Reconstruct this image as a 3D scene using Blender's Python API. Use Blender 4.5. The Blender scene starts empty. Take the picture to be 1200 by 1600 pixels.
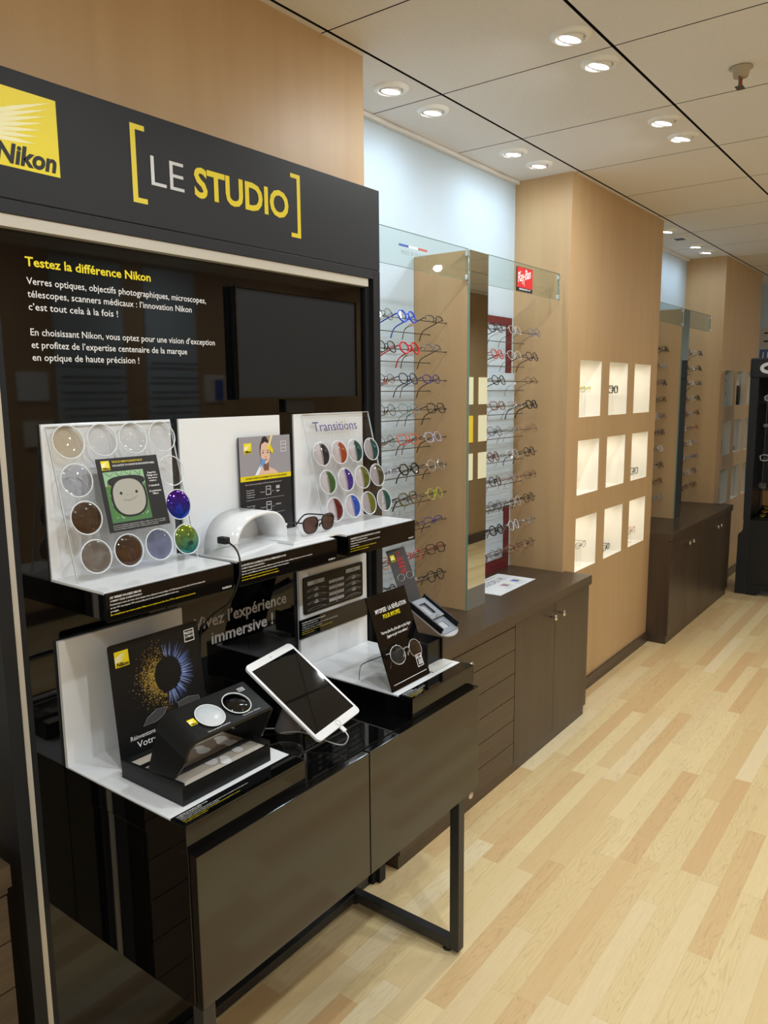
import bpy, bmesh, math, random
from mathutils import Vector, Matrix, Euler
random.seed(7)
S = bpy.context.scene
COL = S.collection
PI = math.pi
rad = math.radians

# ------------------------------------------------------------------ camera, world, exposure
S.view_settings.view_transform = 'Standard'
S.view_settings.look = 'None'
S.view_settings.gamma = 1.0
S.view_settings.use_curve_mapping = False
S.view_settings.exposure = -0.22

cam_data = bpy.data.cameras.new('camera')
cam = bpy.data.objects.new('camera', cam_data)
COL.objects.link(cam)
S.camera = cam
cam_data.sensor_fit = 'VERTICAL'
cam_data.sensor_height = 36.0
cam_data.lens = 1199.6 / 1600 * 36.0
cam_data.clip_start = 0.02
CAM_F = Vector((0.7887515, 0.59521401, -0.15359474))
CAM_R = Vector((0.60118021, -0.79905928, -0.0093069))
CAM_U = Vector((0.1282709, 0.08499729, 0.9880901))
mw = Matrix((CAM_R, CAM_U, -CAM_F)).transposed().to_4x4()
mw.translation = Vector((0, 0, 1.635))
cam.matrix_world = mw

W = bpy.data.worlds.new('window_fill')  # even fill light, enters through the added back window
S.world = W
W.use_nodes = True
W.node_tree.nodes['Background'].inputs[0].default_value = (0.86, 0.93, 1.0, 1)
W.node_tree.nodes['Background'].inputs[1].default_value = 2.0

LAMP_W = 19.0       # each downlight
ROOM_W = 46.0       # the unseen downlights added elsewhere in the shop
NICHE_W = 0.36      # the little lamp in each lit niche
COOL = (0.58, 0.80, 1.0)
WARM = (0.92, 0.98, 1.0)

# ------------------------------------------------------------------ materials
def lin(c):
    c = c / 255.0
    return c / 12.92 if c <= 0.04045 else ((c + 0.055) / 1.055) ** 2.4

def rgb(r, g, b):
    return (lin(r), lin(g), lin(b), 1.0)

MATS = {}

def new_mat(name):
    m = bpy.data.materials.new(name)
    m.use_nodes = True
    MATS[name] = m
    return m, m.node_tree.nodes, m.node_tree.links, m.node_tree.nodes['Principled BSDF']

def mat(name, c, rough=0.5, metal=0.0, ior=1.5, emit=0.0, coat=0.0, spec=None, noise=0.0, nscale=60.0):
    m, n, l, p = new_mat(name)
    col = rgb(*c)
    p.inputs['Base Color'].default_value = col
    p.inputs['Roughness'].default_value = rough
    p.inputs['Metallic'].default_value = metal
    p.inputs['IOR'].default_value = ior
    if coat:
        p.inputs['Coat Weight'].default_value = coat
        p.inputs['Coat Roughness'].default_value = 0.05
    if emit:
        p.inputs['Emission Color'].default_value = col
        p.inputs['Emission Strength'].default_value = emit
    # every surface keeps a faint procedural unevenness
    t = n.new('ShaderNodeTexCoord'); nz = n.new('ShaderNodeTexNoise')
    nz.inputs['Scale'].default_value = nscale
    l.new(t.outputs['Object'], nz.inputs['Vector'])
    mr = n.new('ShaderNodeMapRange')
    mr.inputs['To Min'].default_value = max(0.0, rough - 0.015 - 0.1 * noise)
    mr.inputs['To Max'].default_value = min(1.0, rough + 0.015 + 0.1 * noise)
    l.new(nz.outputs['Fac'], mr.inputs['Value'])
    l.new(mr.outputs['Result'], p.inputs['Roughness'])
    if noise:
        mx = n.new('ShaderNodeMix'); mx.data_type = 'RGBA'
        mx.inputs[6].default_value = tuple(x * (1 - noise) for x in col[:3]) + (1,)
        mx.inputs[7].default_value = tuple(min(1, x * (1 + noise)) for x in col[:3]) + (1,)
        l.new(nz.outputs['Fac'], mx.inputs[0])
        l.new(mx.outputs[2], p.inputs['Base Color'])
    return m

def wood(name, c1, c2, axis, rough=0.4, ior=1.45, fine=22.0, longs=1.3, bump=0.0):
    m, n, l, p = new_mat(name)
    t = n.new('ShaderNodeTexCoord'); mp = n.new('ShaderNodeMapping')
    sc = [fine] * 3; sc[axis] = longs
    mp.inputs['Scale'].default_value = sc
    l.new(t.outputs['Object'], mp.inputs['Vector'])
    a = n.new('ShaderNodeTexNoise'); a.inputs['Scale'].default_value = 1.0
    a.inputs['Detail'].default_value = 6; a.inputs['Distortion'].default_value = 0.6
    l.new(mp.outputs['Vector'], a.inputs['Vector'])
    mp2 = n.new('ShaderNodeMapping')
    s2 = [fine * 0.14] * 3; s2[axis] = longs * 0.35
    mp2.inputs['Scale'].default_value = s2
    l.new(t.outputs['Object'], mp2.inputs['Vector'])
    b = n.new('ShaderNodeTexNoise'); b.inputs['Scale'].default_value = 1.0; b.inputs['Detail'].default_value = 3
    l.new(mp2.outputs['Vector'], b.inputs['Vector'])
    ad = n.new('ShaderNodeMath'); ad.operation = 'ADD'
    l.new(a.outputs['Fac'], ad.inputs[0]); l.new(b.outputs['Fac'], ad.inputs[1])
    r = n.new('ShaderNodeMapRange'); r.inputs['From Min'].default_value = 0.7; r.inputs['From Max'].default_value = 1.3
    l.new(ad.outputs[0], r.inputs['Value'])
    mx = n.new('ShaderNodeMix'); mx.data_type = 'RGBA'
    mx.inputs[6].default_value = rgb(*c1); mx.inputs[7].default_value = rgb(*c2)
    l.new(r.outputs['Result'], mx.inputs[0])
    l.new(mx.outputs[2], p.inputs['Base Color'])
    p.inputs['Roughness'].default_value = rough
    p.inputs['IOR'].default_value = ior
    if bump:
        bp = n.new('ShaderNodeBump'); bp.inputs['Strength'].default_value = bump; bp.inputs['Distance'].default_value = 0.001
        l.new(a.outputs['Fac'], bp.inputs['Height']); l.new(bp.outputs['Normal'], p.inputs['Normal'])
    return m

def clear(name, tint=(1, 1, 1), gloss=1.0, ior=1.45, body=0.0, body_col=(1, 1, 1)):
    """thin clear sheet: see-through mixed with a fresnel mirror, and a little body colour"""
    m, n, l, p = new_mat(name)
    out = n['Material Output']
    tr = n.new('ShaderNodeBsdfTransparent'); tr.inputs[0].default_value = (*tint, 1)
    gl = n.new('ShaderNodeBsdfGlossy'); gl.inputs['Roughness'].default_value = 0.015
    fr = n.new('ShaderNodeFresnel'); fr.inputs[0].default_value = ior
    ge = n.new('ShaderNodeNewGeometry'); io = n.new('ShaderNodeMix'); io.data_type = 'FLOAT'   # same fresnel on both sides of the sheet
    io.inputs[2].default_value = ior; io.inputs[3].default_value = 1.0 / ior
    l.new(ge.outputs['Backfacing'], io.inputs[0]); l.new(io.outputs[0], fr.inputs[0])
    ml = n.new('ShaderNodeMath'); ml.operation = 'MULTIPLY'; ml.inputs[1].default_value = gloss
    l.new(fr.outputs[0], ml.inputs[0])
    src = tr
    if body:
        df = n.new('ShaderNodeBsdfDiffuse'); df.inputs[0].default_value = (*body_col, 1)
        mb = n.new('ShaderNodeMixShader'); mb.inputs[0].default_value = body
        l.new(tr.outputs[0], mb.inputs[1]); l.new(df.outputs[0], mb.inputs[2]); src = mb
    mx = n.new('ShaderNodeMixShader')
    l.new(ml.outputs[0], mx.inputs[0]); l.new(src.outputs[0], mx.inputs[1]); l.new(gl.outputs[0], mx.inputs[2])
    l.new(mx.outputs[0], out.inputs[0])
    return m

def mirror_tint(name, c1, c2, mix_in=0.55):
    """coloured mirror coating of a sun lens, graded across the lens"""
    m, n, l, p = new_mat(name)
    t = n.new('ShaderNodeTexCoord'); sx = n.new('ShaderNodeSeparateXYZ'); r = n.new('ShaderNodeMapRange')
    l.new(t.outputs['Object'], sx.inputs[0]); l.new(sx.outputs[1], r.inputs['Value'])
    r.inputs['From Min'].default_value = -0.03; r.inputs['From Max'].default_value = 0.03
    mx = n.new('ShaderNodeMix'); mx.data_type = 'RGBA'
    mx.inputs[6].default_value = rgb(*c1); mx.inputs[7].default_value = rgb(*c2)
    l.new(r.outputs['Result'], mx.inputs[0]); l.new(mx.outputs[2], p.inputs['Base Color'])
    p.inputs['Metallic'].default_value = mix_in; p.inputs['Roughness'].default_value = 0.06
    return m

def floor_mat():
    m, n, l, p = new_mat('laminate_planks')
    t = n.new('ShaderNodeTexCoord'); sp = n.new('ShaderNodeSeparateXYZ')
    l.new(t.outputs['Object'], sp.inputs[0])
    def math_(op, a, b=None, c=None):
        q = n.new('ShaderNodeMath'); q.operation = op
        for i, v in enumerate((a, b, c)):
            if v is None: continue
            if isinstance(v, (int, float)): q.inputs[i].default_value = v
            else: l.new(v, q.inputs[i])
        return q.outputs[0]
    Wd, L = 0.0655, 0.78
    ry = math_('DIVIDE', sp.outputs[1], Wd)
    row = math_('FLOOR', ry)
    fy = math_('FRACT', ry)
    wn = n.new('ShaderNodeTexWhiteNoise'); wn.noise_dimensions = '1D'
    l.new(row, wn.inputs['W'])
    rx = math_('ADD', math_('DIVIDE', sp.outputs[0], L), math_('MULTIPLY', wn.outputs['Value'], 7.3))
    cx = math_('FLOOR', rx); fx = math_('FRACT', rx)
    cb = n.new('ShaderNodeCombineXYZ'); l.new(row, cb.inputs[0]); l.new(cx, cb.inputs[1])
    w2 = n.new('ShaderNodeTexWhiteNoise'); w2.noise_dimensions = '2D'; l.new(cb.outputs[0], w2.inputs['Vector'])
    ramp = n.new('ShaderNodeValToRGB')
    els = ramp.color_ramp.elements
    els[0].position = 0.0; els[0].color = rgb(218, 182, 132)
    els[1].position = 1.0; els[1].color = rgb(240, 222, 182)
    for pos, c in ((0.22, (222, 191, 140)), (0.45, (228, 203, 152)), (0.7, (236, 214, 164)), (0.88, (230, 206, 160))):
        e = els.new(pos); e.color = rgb(*c)
    l.new(w2.outputs['Value'], ramp.inputs[0])
    # grain, different in every strip
    off = math_('MULTIPLY', w2.outputs['Value'], 97.0)
    cv = n.new('ShaderNodeCombineXYZ')
    l.new(math_('MULTIPLY', sp.outputs[0], 2.6), cv.inputs[0])
    l.new(math_('MULTIPLY', sp.outputs[1], 26.0), cv.inputs[1]); l.new(off, cv.inputs[2])
    nz = n.new('ShaderNodeTexNoise'); nz.inputs['Scale'].default_value = 1.0; nz.inputs['Detail'].default_value = 2.0
    nz.inputs['Distortion'].default_value = 0.4
    l.new(cv.outputs[0], nz.inputs['Vector'])
    rings = math_('FRACT', math_('MULTIPLY', nz.outputs['Fac'], 11.0))
    tri = math_('ABSOLUTE', math_('SUBTRACT', rings, 0.5))
    line = n.new('ShaderNodeMapRange'); line.inputs['From Min'].default_value = 0.0; line.inputs['From Max'].default_value = 0.16
    line.inputs['To Min'].default_value = 0.88; line.inputs['To Max'].default_value = 1.0
    l.new(tri, line.inputs['Value'])
    # only some strips show strong figure
    strong = math_('GREATER_THAN', math_('FRACT', math_('MULTIPLY', w2.outputs['Value'], 13.7)), 0.5)
    fig = math_('SUBTRACT', 1.0, math_('MULTIPLY', math_('SUBTRACT', 1.0, line.outputs['Result']), math_('ADD', math_('MULTIPLY', strong, 0.75), 0.25)))
    fv = n.new('ShaderNodeCombineXYZ')
    l.new(math_('MULTIPLY', sp.outputs[0], 9.0), fv.inputs[0]); l.new(math_('MULTIPLY', sp.outputs[1], 190.0), fv.inputs[1]); l.new(off, fv.inputs[2])
    n2 = n.new('ShaderNodeTexNoise'); n2.inputs['Scale'].default_value = 1.0; n2.inputs['Detail'].default_value = 3.0
    l.new(fv.outputs[0], n2.inputs['Vector'])
    fine = math_('ADD', 0.93, math_('MULTIPLY', n2.outputs['Fac'], 0.13))
    # joints
    jy = math_('LESS_THAN', math_('MINIMUM', fy, math_('SUBTRACT', 1.0, fy)), 0.008)
    jx = math_('LESS_THAN', math_('MINIMUM', fx, math_('SUBTRACT', 1.0, fx)), 0.0009)
    joint = math_('SUBTRACT', 1.0, math_('MULTIPLY', math_('MAXIMUM', jx, jy), 0.16))
    tot = math_('MULTIPLY', math_('MULTIPLY', fig, fine), joint)
    mx = n.new('ShaderNodeMix'); mx.data_type = 'RGBA'; mx.blend_type = 'MULTIPLY'; mx.inputs[0].default_value = 1.0
    l.new(ramp.outputs[0], mx.inputs[6])
    g = n.new('ShaderNodeCombineColor')
    l.new(tot, g.inputs[0]); l.new(math_('POWER', tot, 1.25), g.inputs[1]); l.new(math_('POWER', tot, 1.5), g.inputs[2])
    l.new(g.outputs[0], mx.inputs[7])
    l.new(mx.outputs[2], p.inputs['Base Color'])
    p.inputs['Roughness'].default_value = 0.33
    p.inputs['IOR'].default_value = 1.45
    return m

def ceiling_mat():
    m, n, l, p = new_mat('ceiling_tile')
    t = n.new('ShaderNodeTexCoord'); nz = n.new('ShaderNodeTexNoise')
    nz.inputs['Scale'].default_value = 230; nz.inputs['Detail'].default_value = 4
    l.new(t.outputs['Object'], nz.inputs['Vector'])
    mx = n.new('ShaderNodeMix'); mx.data_type = 'RGBA'
    mx.inputs[6].default_value = rgb(216, 214, 212); mx.inputs[7].default_value = rgb(238, 237, 236)
    l.new(nz.outputs['Fac'], mx.inputs[0]); l.new(mx.outputs[2], p.inputs['Base Color'])
    bp = n.new('ShaderNodeBump'); bp.inputs['Strength'].default_value = 0.35; bp.inputs['Distance'].default_value = 0.001
    l.new(nz.outputs['Fac'], bp.inputs['Height']); l.new(bp.outputs['Normal'], p.inputs['Normal'])
    p.inputs['Roughness'].default_value = 0.7
    return m

def wall_mat():
    m, n, l, p = new_mat('white_wall')
    t = n.new('ShaderNodeTexCoord'); nz = n.new('ShaderNodeTexNoise')
    nz.inputs['Scale'].default_value = 150; nz.inputs['Detail'].default_value = 4
    l.new(t.outputs['Object'], nz.inputs['Vector'])
    bp = n.new('ShaderNodeBump'); bp.inputs['Strength'].default_value = 0.5; bp.inputs['Distance'].default_value = 0.002
    l.new(nz.outputs['Fac'], bp.inputs['Height']); l.new(bp.outputs['Normal'], p.inputs['Normal'])
    p.inputs['Base Color'].default_value = rgb(192, 207, 218)
    p.inputs['Roughness'].default_value = 0.6
    return m

M_FLOOR = floor_mat()
M_CEIL = ceiling_mat()
M_WALL = wall_mat()
M_BEECH = wood('beech_panel', (187, 153, 111), (197, 165, 122), 2, 0.42, fine=14, longs=1.0)
M_BEECH_X = wood('beech_panel_flat', (180, 142, 100), (200, 164, 122), 2, 0.42, fine=26, longs=1.1)
M_WENGE = wood('dark_wenge', (62, 49, 38), (80, 65, 50), 0, 0.34, ior=1.5, fine=90, longs=3.0, bump=0.15)
M_WENGE_V = wood('dark_wenge_upright', (62, 49, 38), (78, 64, 50), 2, 0.34, ior=1.5, fine=90, longs=3.0, bump=0.15)
M_BLACKGLOSS = mat('black_gloss', (7, 7, 8), 0.035, ior=1.5)
M_DOORGLOSS = mat('black_gloss_door', (9, 9, 9), 0.09, ior=1.72)
M_BLACK = mat('black_satin', (13, 14, 15), 0.35, ior=1.38)
M_BLACKMATT = mat('black_matt', (10, 10, 10), 0.6)
M_GREY = mat('anthracite_panel', (40, 41, 44), 0.45, ior=1.32)
M_GREY2 = mat('anthracite_edge', (34, 35, 37), 0.45, ior=1.32)
M_STEEL = mat('black_steel', (34, 34, 35), 0.38, ior=1.5)
M_WHITE = mat('white_gloss_acrylic', (232, 234, 236), 0.12)
M_WHITEM = mat('white_matt', (226, 226, 224), 0.5)
M_NICHE = mat('niche_white', (236, 232, 222), 0.5)
M_TRIM = mat('pale_aluminium', (196, 190, 176), 0.4, metal=0.15)
M_CHROME = mat('chrome', (225, 225, 225), 0.12, metal=1.0)
M_RODM = mat('rod_steel', (110, 106, 100), 0.3, metal=0.8)
M_MIRROR = mat('mirror_silver', (226, 230, 226), 0.005, metal=1.0)
M_GLASSEDGE = mat('glass_edge_green', (120, 150, 136), 0.15)
M_GLASS = clear('glass_pane', (0.93, 0.97, 0.955), 1.0)
M_ACRYL = clear('clear_acrylic', (0.985, 0.988, 0.99), 1.0)
M_ACRYLEDGE = mat('acrylic_edge', (226, 232, 236), 0.1)
M_LENS = clear('demo_lens', (0.97, 0.975, 0.98), 1.0)
M_YELLOW = mat('signal_yellow', (240, 220, 10), 0.4)
M_YELLOWD = mat('lettering_yellow', (226, 204, 20), 0.35)
M_YPALE = mat('logo_pale_ray', (250, 244, 190), 0.4)
M_INK = mat('ink_black', (14, 14, 14), 0.5)
M_LETTER = mat('lettering_white', (236, 236, 236), 0.4)
M_LETTERG = mat('lettering_grey', (176, 176, 178), 0.35)
M_SILVERL = mat('lettering_silver', (206, 206, 206), 0.25)
M_PURPLE = mat('lettering_purple', (70, 52, 122), 0.4)
M_RED = mat('sign_red', (206, 26, 30), 0.35)
M_REDGLOW = mat('print_red', (200, 30, 30), 0.5)
M_MAROON = mat('maroon_frame', (104, 34, 40), 0.4)
M_PAPER = mat('paper_white', (232, 236, 240), 0.55)
M_BULB = mat('lamp_face', (255, 255, 255), 0.3, emit=28.0)
M_BULBN = mat('niche_lamp_face', (255, 240, 210), 0.3, emit=6.0)
M_LAMPRING = mat('lamp_ring_white', (240, 240, 238), 0.3)
M_SCREEN = mat('screen_black', (32, 32, 33), 0.6, ior=1.25)
M_SCREENG = mat('tablet_glass', (5, 6, 9), 0.03, ior=1.5)
M_BLUE = mat('print_blue', (50, 84, 190), 0.5)

# ------------------------------------------------------------------ mesh helpers
class MB:
    def __init__(self):
        self.v = []; self.f = []; self.m = []; self.s = []

    def add(self, vs, fs, mi=0, smooth=False):
        b = len(self.v)
        self.v += [Vector(p) for p in vs]
        for f in fs:
            self.f.append([b + i for i in f]); self.m.append(mi); self.s.append(smooth)
        return self

    def box(self, lo, hi, mi=0, bev=0.0):
        x0, y0, z0 = lo; x1, y1, z1 = hi
        if bev <= 0:
            vs = [(x0, y0, z0), (x1, y0, z0), (x1, y1, z0), (x0, y1, z0), (x0, y0, z1), (x1, y0, z1), (x1, y1, z1), (x0, y1, z1)]
            return self.add(vs, [(0, 3, 2, 1), (4, 5, 6, 7), (0, 1, 5, 4), (1, 2, 6, 5), (2, 3, 7, 6), (3, 0, 4, 7)], mi)
        bm = bmesh.new()
        bmesh.ops.create_cube(bm, size=1.0)
        for v in bm.verts:
            v.co = Vector(((x0 + x1) / 2 + v.co.x * (x1 - x0), (y0 + y1) / 2 + v.co.y * (y1 - y0), (z0 + z1) / 2 + v.co.z * (z1 - z0)))
        bmesh.ops.bevel(bm, geom=bm.edges[:], offset=bev, segments=2, profile=0.6, affect='EDGES')
        bm.verts.index_update()
        self.add([v.co.copy() for v in bm.verts], [[v.index for v in f.verts] for f in bm.faces], mi)
        bm.free()
        return self

    def prism(self, pts, d, mi=0, smooth=False):
        """closed polygon pts (3-D) pushed along vector d"""
        d = Vector(d); n = len(pts)
        a = [Vector(p) for p in pts]; b = [p + d for p in a]
        nrm = Vector((0, 0, 0))
        for i in range(n):
            nrm += a[i].cross(a[(i + 1) % n])
        if nrm.dot(d) > 0:
            base, top = list(range(n))[::-1], list(range(n, 2 * n))
            sides = [(i, (i + 1) % n, n + (i + 1) % n, n + i) for i in range(n)]
        else:
            base, top = list(range(n)), list(range(n, 2 * n))[::-1]
            sides = [((i + 1) % n, i, n + i, n + (i + 1) % n) for i in range(n)]
        self.add(a + b, [base, top], mi)
        self.add(a + b, sides, mi, smooth)
        return self

    def flat(self, pts, mi=0):
        return self.add(pts, [list(range(len(pts)))], mi)

    def tube(self, path, r, sides=8, mi=0, closed=False, flat=1.0, up=None, caps=True):
        path = [Vector(p) for p in path]; n = len(path)
        rs = r if isinstance(r, (list, tuple)) else [r] * n
        vs = []; prev = None
        for i, p in enumerate(path):
            if closed:
                t = path[(i + 1) % n] - path[i - 1]
            else:
                t = path[min(i + 1, n - 1)] - path[max(i - 1, 0)]
            t.normalize()
            if up is not None:
                a = Vector(up)
            elif prev is None:
                a = Vector((0, 0, 1)) if abs(t.z) < 0.9 else Vector((1, 0, 0))
            else:
                a = prev
            a = (a - t * a.dot(t)).normalized(); prev = a
            b = t.cross(a)
            for k in range(sides):
                th = 2 * PI * k / sides
                vs.append(p + a * (math.cos(th) * rs[i]) + b * (math.sin(th) * rs[i] * flat))
        fs = []
        m = n if closed else n - 1
        for i in range(m):
            j = (i + 1) % n
            for k in range(sides):
                k2 = (k + 1) % sides
                fs.append((i * sides + k, i * sides + k2, j * sides + k2, j * sides + k))
        self.add(vs, fs, mi, True)
        if not closed and caps:
            self.add(vs[:sides], [list(range(sides))[::-1]], mi)
            self.add(vs[-sides:], [list(range(sides))], mi)
        return self

    def lathe(self, prof, seg=24, mi=0, axis='z', c=(0, 0, 0), smooth=True):
        """profile of (r, h) around an axis through c"""
        vs = []
        for r, h in prof:
            for k in range(seg):
                th = 2 * PI * k / seg
                x, y = r * math.cos(th), r * math.sin(th)
                q = {'z': (x, y, h), 'y': (x, h, -y), 'x': (h, x, y)}[axis]
                vs.append((q[0] + c[0], q[1] + c[1], q[2] + c[2]))
        fs = []
        for i in range(len(prof) - 1):
            for k in range(seg):
                k2 = (k + 1) % seg
                fs.append((i * seg + k, i * seg + k2, (i + 1) * seg + k2, (i + 1) * seg + k))
        return self.add(vs, fs, mi, smooth)

    def disc(self, c, r, seg=28, mi=0, rx=None):
        ry = r; rx = rx or r
        return self.flat([(c[0] + rx * math.cos(2 * PI * k / seg), c[1] + ry * math.sin(2 * PI * k / seg), c[2]) for k in range(seg)], mi)

    def moved(self, mtx):
        self.v = [mtx @ p for p in self.v]
        return self

    def mesh(self, name, mats):
        me = bpy.data.meshes.new(name)
        me.from_pydata([tuple(p) for p in self.v], [], self.f)
        for m in (mats if isinstance(mats, (list, tuple)) else [mats]):
            me.materials.append(m)
        me.polygons.foreach_set('material_index', self.m)
        me.polygons.foreach_set('use_smooth', self.s)
        me.update()
        return me

ORG = {}   # object -> world origin, for parts given in world coordinates

def tag(o, label, cat, group=None):
    o['label'] = label; o['category'] = cat
    if group: o['group'] = group

def thing(name, label, cat, loc=(0, 0, 0), rot=(0, 0, 0), group=None):
    o = bpy.data.objects.new(name, None); COL.objects.link(o)
    o.empty_display_size = 0.05
    o.location = loc; o.rotation_euler = rot
    ORG[o.name] = Vector(loc)
    tag(o, label, cat, group)
    return o

def part(parent, name, mb, mats, world=False, label=None):
    """one mesh object under parent; local coordinates unless world=True"""
    if world:
        off = ORG[parent.name]
        mb.v = [p - off for p in mb.v]
    o = bpy.data.objects.new(name, mb.mesh(name, mats)); COL.objects.link(o)
    o.parent = parent
    ORG[o.name] = ORG.get(parent.name, Vector((0, 0, 0)))
    if label: o['label'] = label
    return o

def solo(name, mb, mats, label, cat, loc=(0, 0, 0), rot=(0, 0, 0), group=None, world=True):
    if world:
        off = Vector(loc); mb.v = [p - off for p in mb.v]
    o = bpy.data.objects.new(name, mb.mesh(name, mats)); COL.objects.link(o)
    o.location = loc; o.rotation_euler = rot
    ORG[o.name] = Vector(loc)
    tag(o, label, cat, group)
    return o

def struct(name, mb, mats, parent=None):
    o = bpy.data.objects.new(name, mb.mesh(name, mats)); COL.objects.link(o)
    o['kind'] = 'structure'
    ORG[o.name] = Vector((0, 0, 0))
    if parent: o.parent = parent
    return o

def clone(root, loc, rot=None, label=None):
    """copy of a thing with its parts and sub-parts"""
    r = root.copy(); COL.objects.link(r); r.location = loc
    if rot is not None: r.rotation_euler = rot
    if label: r['label'] = label
    for ch in list(root.children):
        c = ch.copy(); COL.objects.link(c); c.parent = r
        for g in list(ch.children):
            d = g.copy(); COL.objects.link(d); d.parent = c
    return r

# ------------------------------------------------------------------ lettering (turned into mesh)
_txt = {}
def glyphs(s, bold=0.0, shear=0.0, res=3, spacing=1.0):
    key = (s, bold, shear, res, spacing)
    if key not in _txt:
        cu = bpy.data.curves.new('lettering', 'FONT')
        cu.body = s; cu.size = 1.0; cu.offset = bold; cu.shear = shear; cu.resolution_u = res
        cu.space_character = spacing
        o = bpy.data.objects.new('lettering', cu); COL.objects.link(o)
        dg = bpy.context.evaluated_depsgraph_get()
        ev = o.evaluated_get(dg); me = ev.to_mesh()
        vs = [v.co.copy() for v in me.vertices]; fs = [list(p.vertices) for p in me.polygons]
        ev.to_mesh_clear()
        bpy.data.objects.remove(o); bpy.data.curves.remove(cu)
        _txt[key] = (vs, fs)
    return _txt[key]

def put_text(mb, s, x, y, cap, width=None, z=0.0008, mi=0, bold=0.0, shear=0.0, align='l', res=3, spacing=1.0):
    """writes s on the local XY plane: baseline (x, y), capital height cap, optionally squeezed to a width"""
    vs, fs = glyphs(s, bold, shear, res, spacing)
    if not vs: return mb
    x0 = min(v.x for v in vs); x1 = max(v.x for v in vs)
    k = cap / 0.70
    kx = width / (x1 - x0) if width else k
    w = (x1 - x0) * kx
    ox = {'l': x, 'c': x - w / 2, 'r': x - w}[align]
    mb.add([((v.x - x0) * kx + ox, v.y * k + y, z) for v in vs], fs, mi)
    return mb

def rect(mb, x0, y0, x1, y1, mi=0, z=0.0004):
    return mb.flat([(x0, y0, z), (x1, y0, z), (x1, y1, z), (x0, y1, z)], mi)

def frame_rect(mb, x0, y0, x1, y1, t, mi=0, z=0.0005):
    rect(mb, x0, y0, x1, y0 + t, mi, z); rect(mb, x0, y1 - t, x1, y1, mi, z)
    rect(mb, x0, y0 + t, x0 + t, y1 - t, mi, z); rect(mb, x1 - t, y0 + t, x1, y1 - t, mi, z)

def camera_logo(mb, x0, y0, s, my, mr, mk, z=0.0006):
    """yellow square badge with pale rays and the name along its foot"""
    rect(mb, x0, y0, x0 + s, y0 + s, my, z)
    for i in range(7):
        yl = y0 + s * (0.33 + 0.045 * i); yr = y0 + s * (0.37 + 0.098 * i)
        xr = x0 + s * (0.66 + 0.045 * i); th = s * (0.024 + 0.001 * i)
        xm, ym = x0 + s * 0.40, yl + (yr - yl) * 0.40 + s * 0.012
        b_ = [(x0, yl - th * 1.1), (xm, ym - th), (xr, yr), (xm, ym + th), (x0, yl + th * 1.1)]
        mb.flat([(u, min(v, y0 + s), z * 1.3) for u, v in b_], mr)
    put_text(mb, 'Nikon', x0 + s * 0.10, y0 + s * 0.055, s * 0.24, s * 0.85, z * 2, mk, bold=0.035, shear=0.2)

FACE = (PI / 2, 0, 0)     # local XY upright, facing the shop floor (-y)

# ------------------------------------------------------------------ room shell
XB, XF, YR, YW, H = -4.0, 10.0, -2.3, 1.865, 2.651
YP = 1.567                                     # front of the beech pillars
struct('floor', MB().box((XB - 0.2, YR - 0.2, -0.1), (XF + 0.2, YW + 0.2, 0.0)), M_FLOOR)

# suspended ceiling: separate square tiles in a dark grid
cb = MB(); X0, Y0, T = 1.198, 0.936, 0.606
nx0, nx1 = int((XB - X0) / 0.6) - 1, int((XF - X0) / 0.6) + 1
for i in range(nx0, nx1 + 1):
    for j in range(-6, 2):
        xa, xb_ = X0 + 0.6 * i + 0.0026, X0 + 0.6 * (i + 1) - 0.0026
        ya, yb = Y0 + T * j + 0.005, min(Y0 + T * (j + 1) - 0.005, YW)
        if xb_ < XB or xa > XF or yb < YR or ya > YW: continue
        cb.box((max(xa, XB), max(ya, YR), H), (min(xb_, XF), yb, H + 0.018))
        cb.m[-6:] = [0, 1, 1, 1, 1, 1]           # dark tile edges inside the joints
ceil = struct('ceiling', cb, [M_CEIL, M_BLACKMATT])
struct('trim_ceiling_grid', MB().box((XB - 0.2, YR - 0.2, H + 0.012), (XF + 0.2, YW + 0.2, H + 0.12)), M_INK)
g = MB()
for xa, xb_ in ((1.99, 3.57), (4.925, 6.48)):
    g.box((xa, YW - 0.022, H - 0.016), (xb_, YW - 0.001, H - 0.001))
struct('trim_wall_angle', g, M_CEIL)

struct('wall_left', MB().box((XB - 0.2, YW, 0), (XF + 0.2, YW + 0.15, H + 0.05)), M_WALL)
struct('wall_front', MB().box((XF, YR - 0.1, 0), (XF + 0.15, YW, H + 0.05)), M_WALL)
wr = MB()
wr.box((XB - 0.2, YR - 0.15, 0), (XF + 0.2, YR, H + 0.05))
struct('wall_right', wr, M_BEECH)
# shop-front end behind the camera: wall with an unseen window added for fill light
wb = MB()
wb.box((XB - 0.15, YR, 0), (XB, YW, 0.35)); wb.box((XB - 0.15, YR, 2.45), (XB, YW, H + 0.05))
wb.box((XB - 0.15, YR, 0.35), (XB, YR + 0.25, 2.45)); wb.box((XB - 0.15, YW - 0.25, 0.35), (XB, YW, 2.45))
struct('wall_back', wb, M_WALL)
wf = MB()
wf.box((XB - 0.1, -0.25, 0.35), (XB - 0.04, -0.19, 2.45)); wf.box((XB - 0.1, YR + 0.25, 0.35), (XB - 0.04, YW - 0.25, 0.40))
wf.box((XB - 0.1, YR + 0.25, 2.40), (XB - 0.04, YW - 0.25, 2.45))
w1 = struct('fill_window_1', wf, M_GREY)
struct('fill_window_pane', MB().box((XB - 0.075, YR + 0.25, 0.40), (XB - 0.069, YW - 0.25, 2.40)), M_GLASS, w1)

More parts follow.
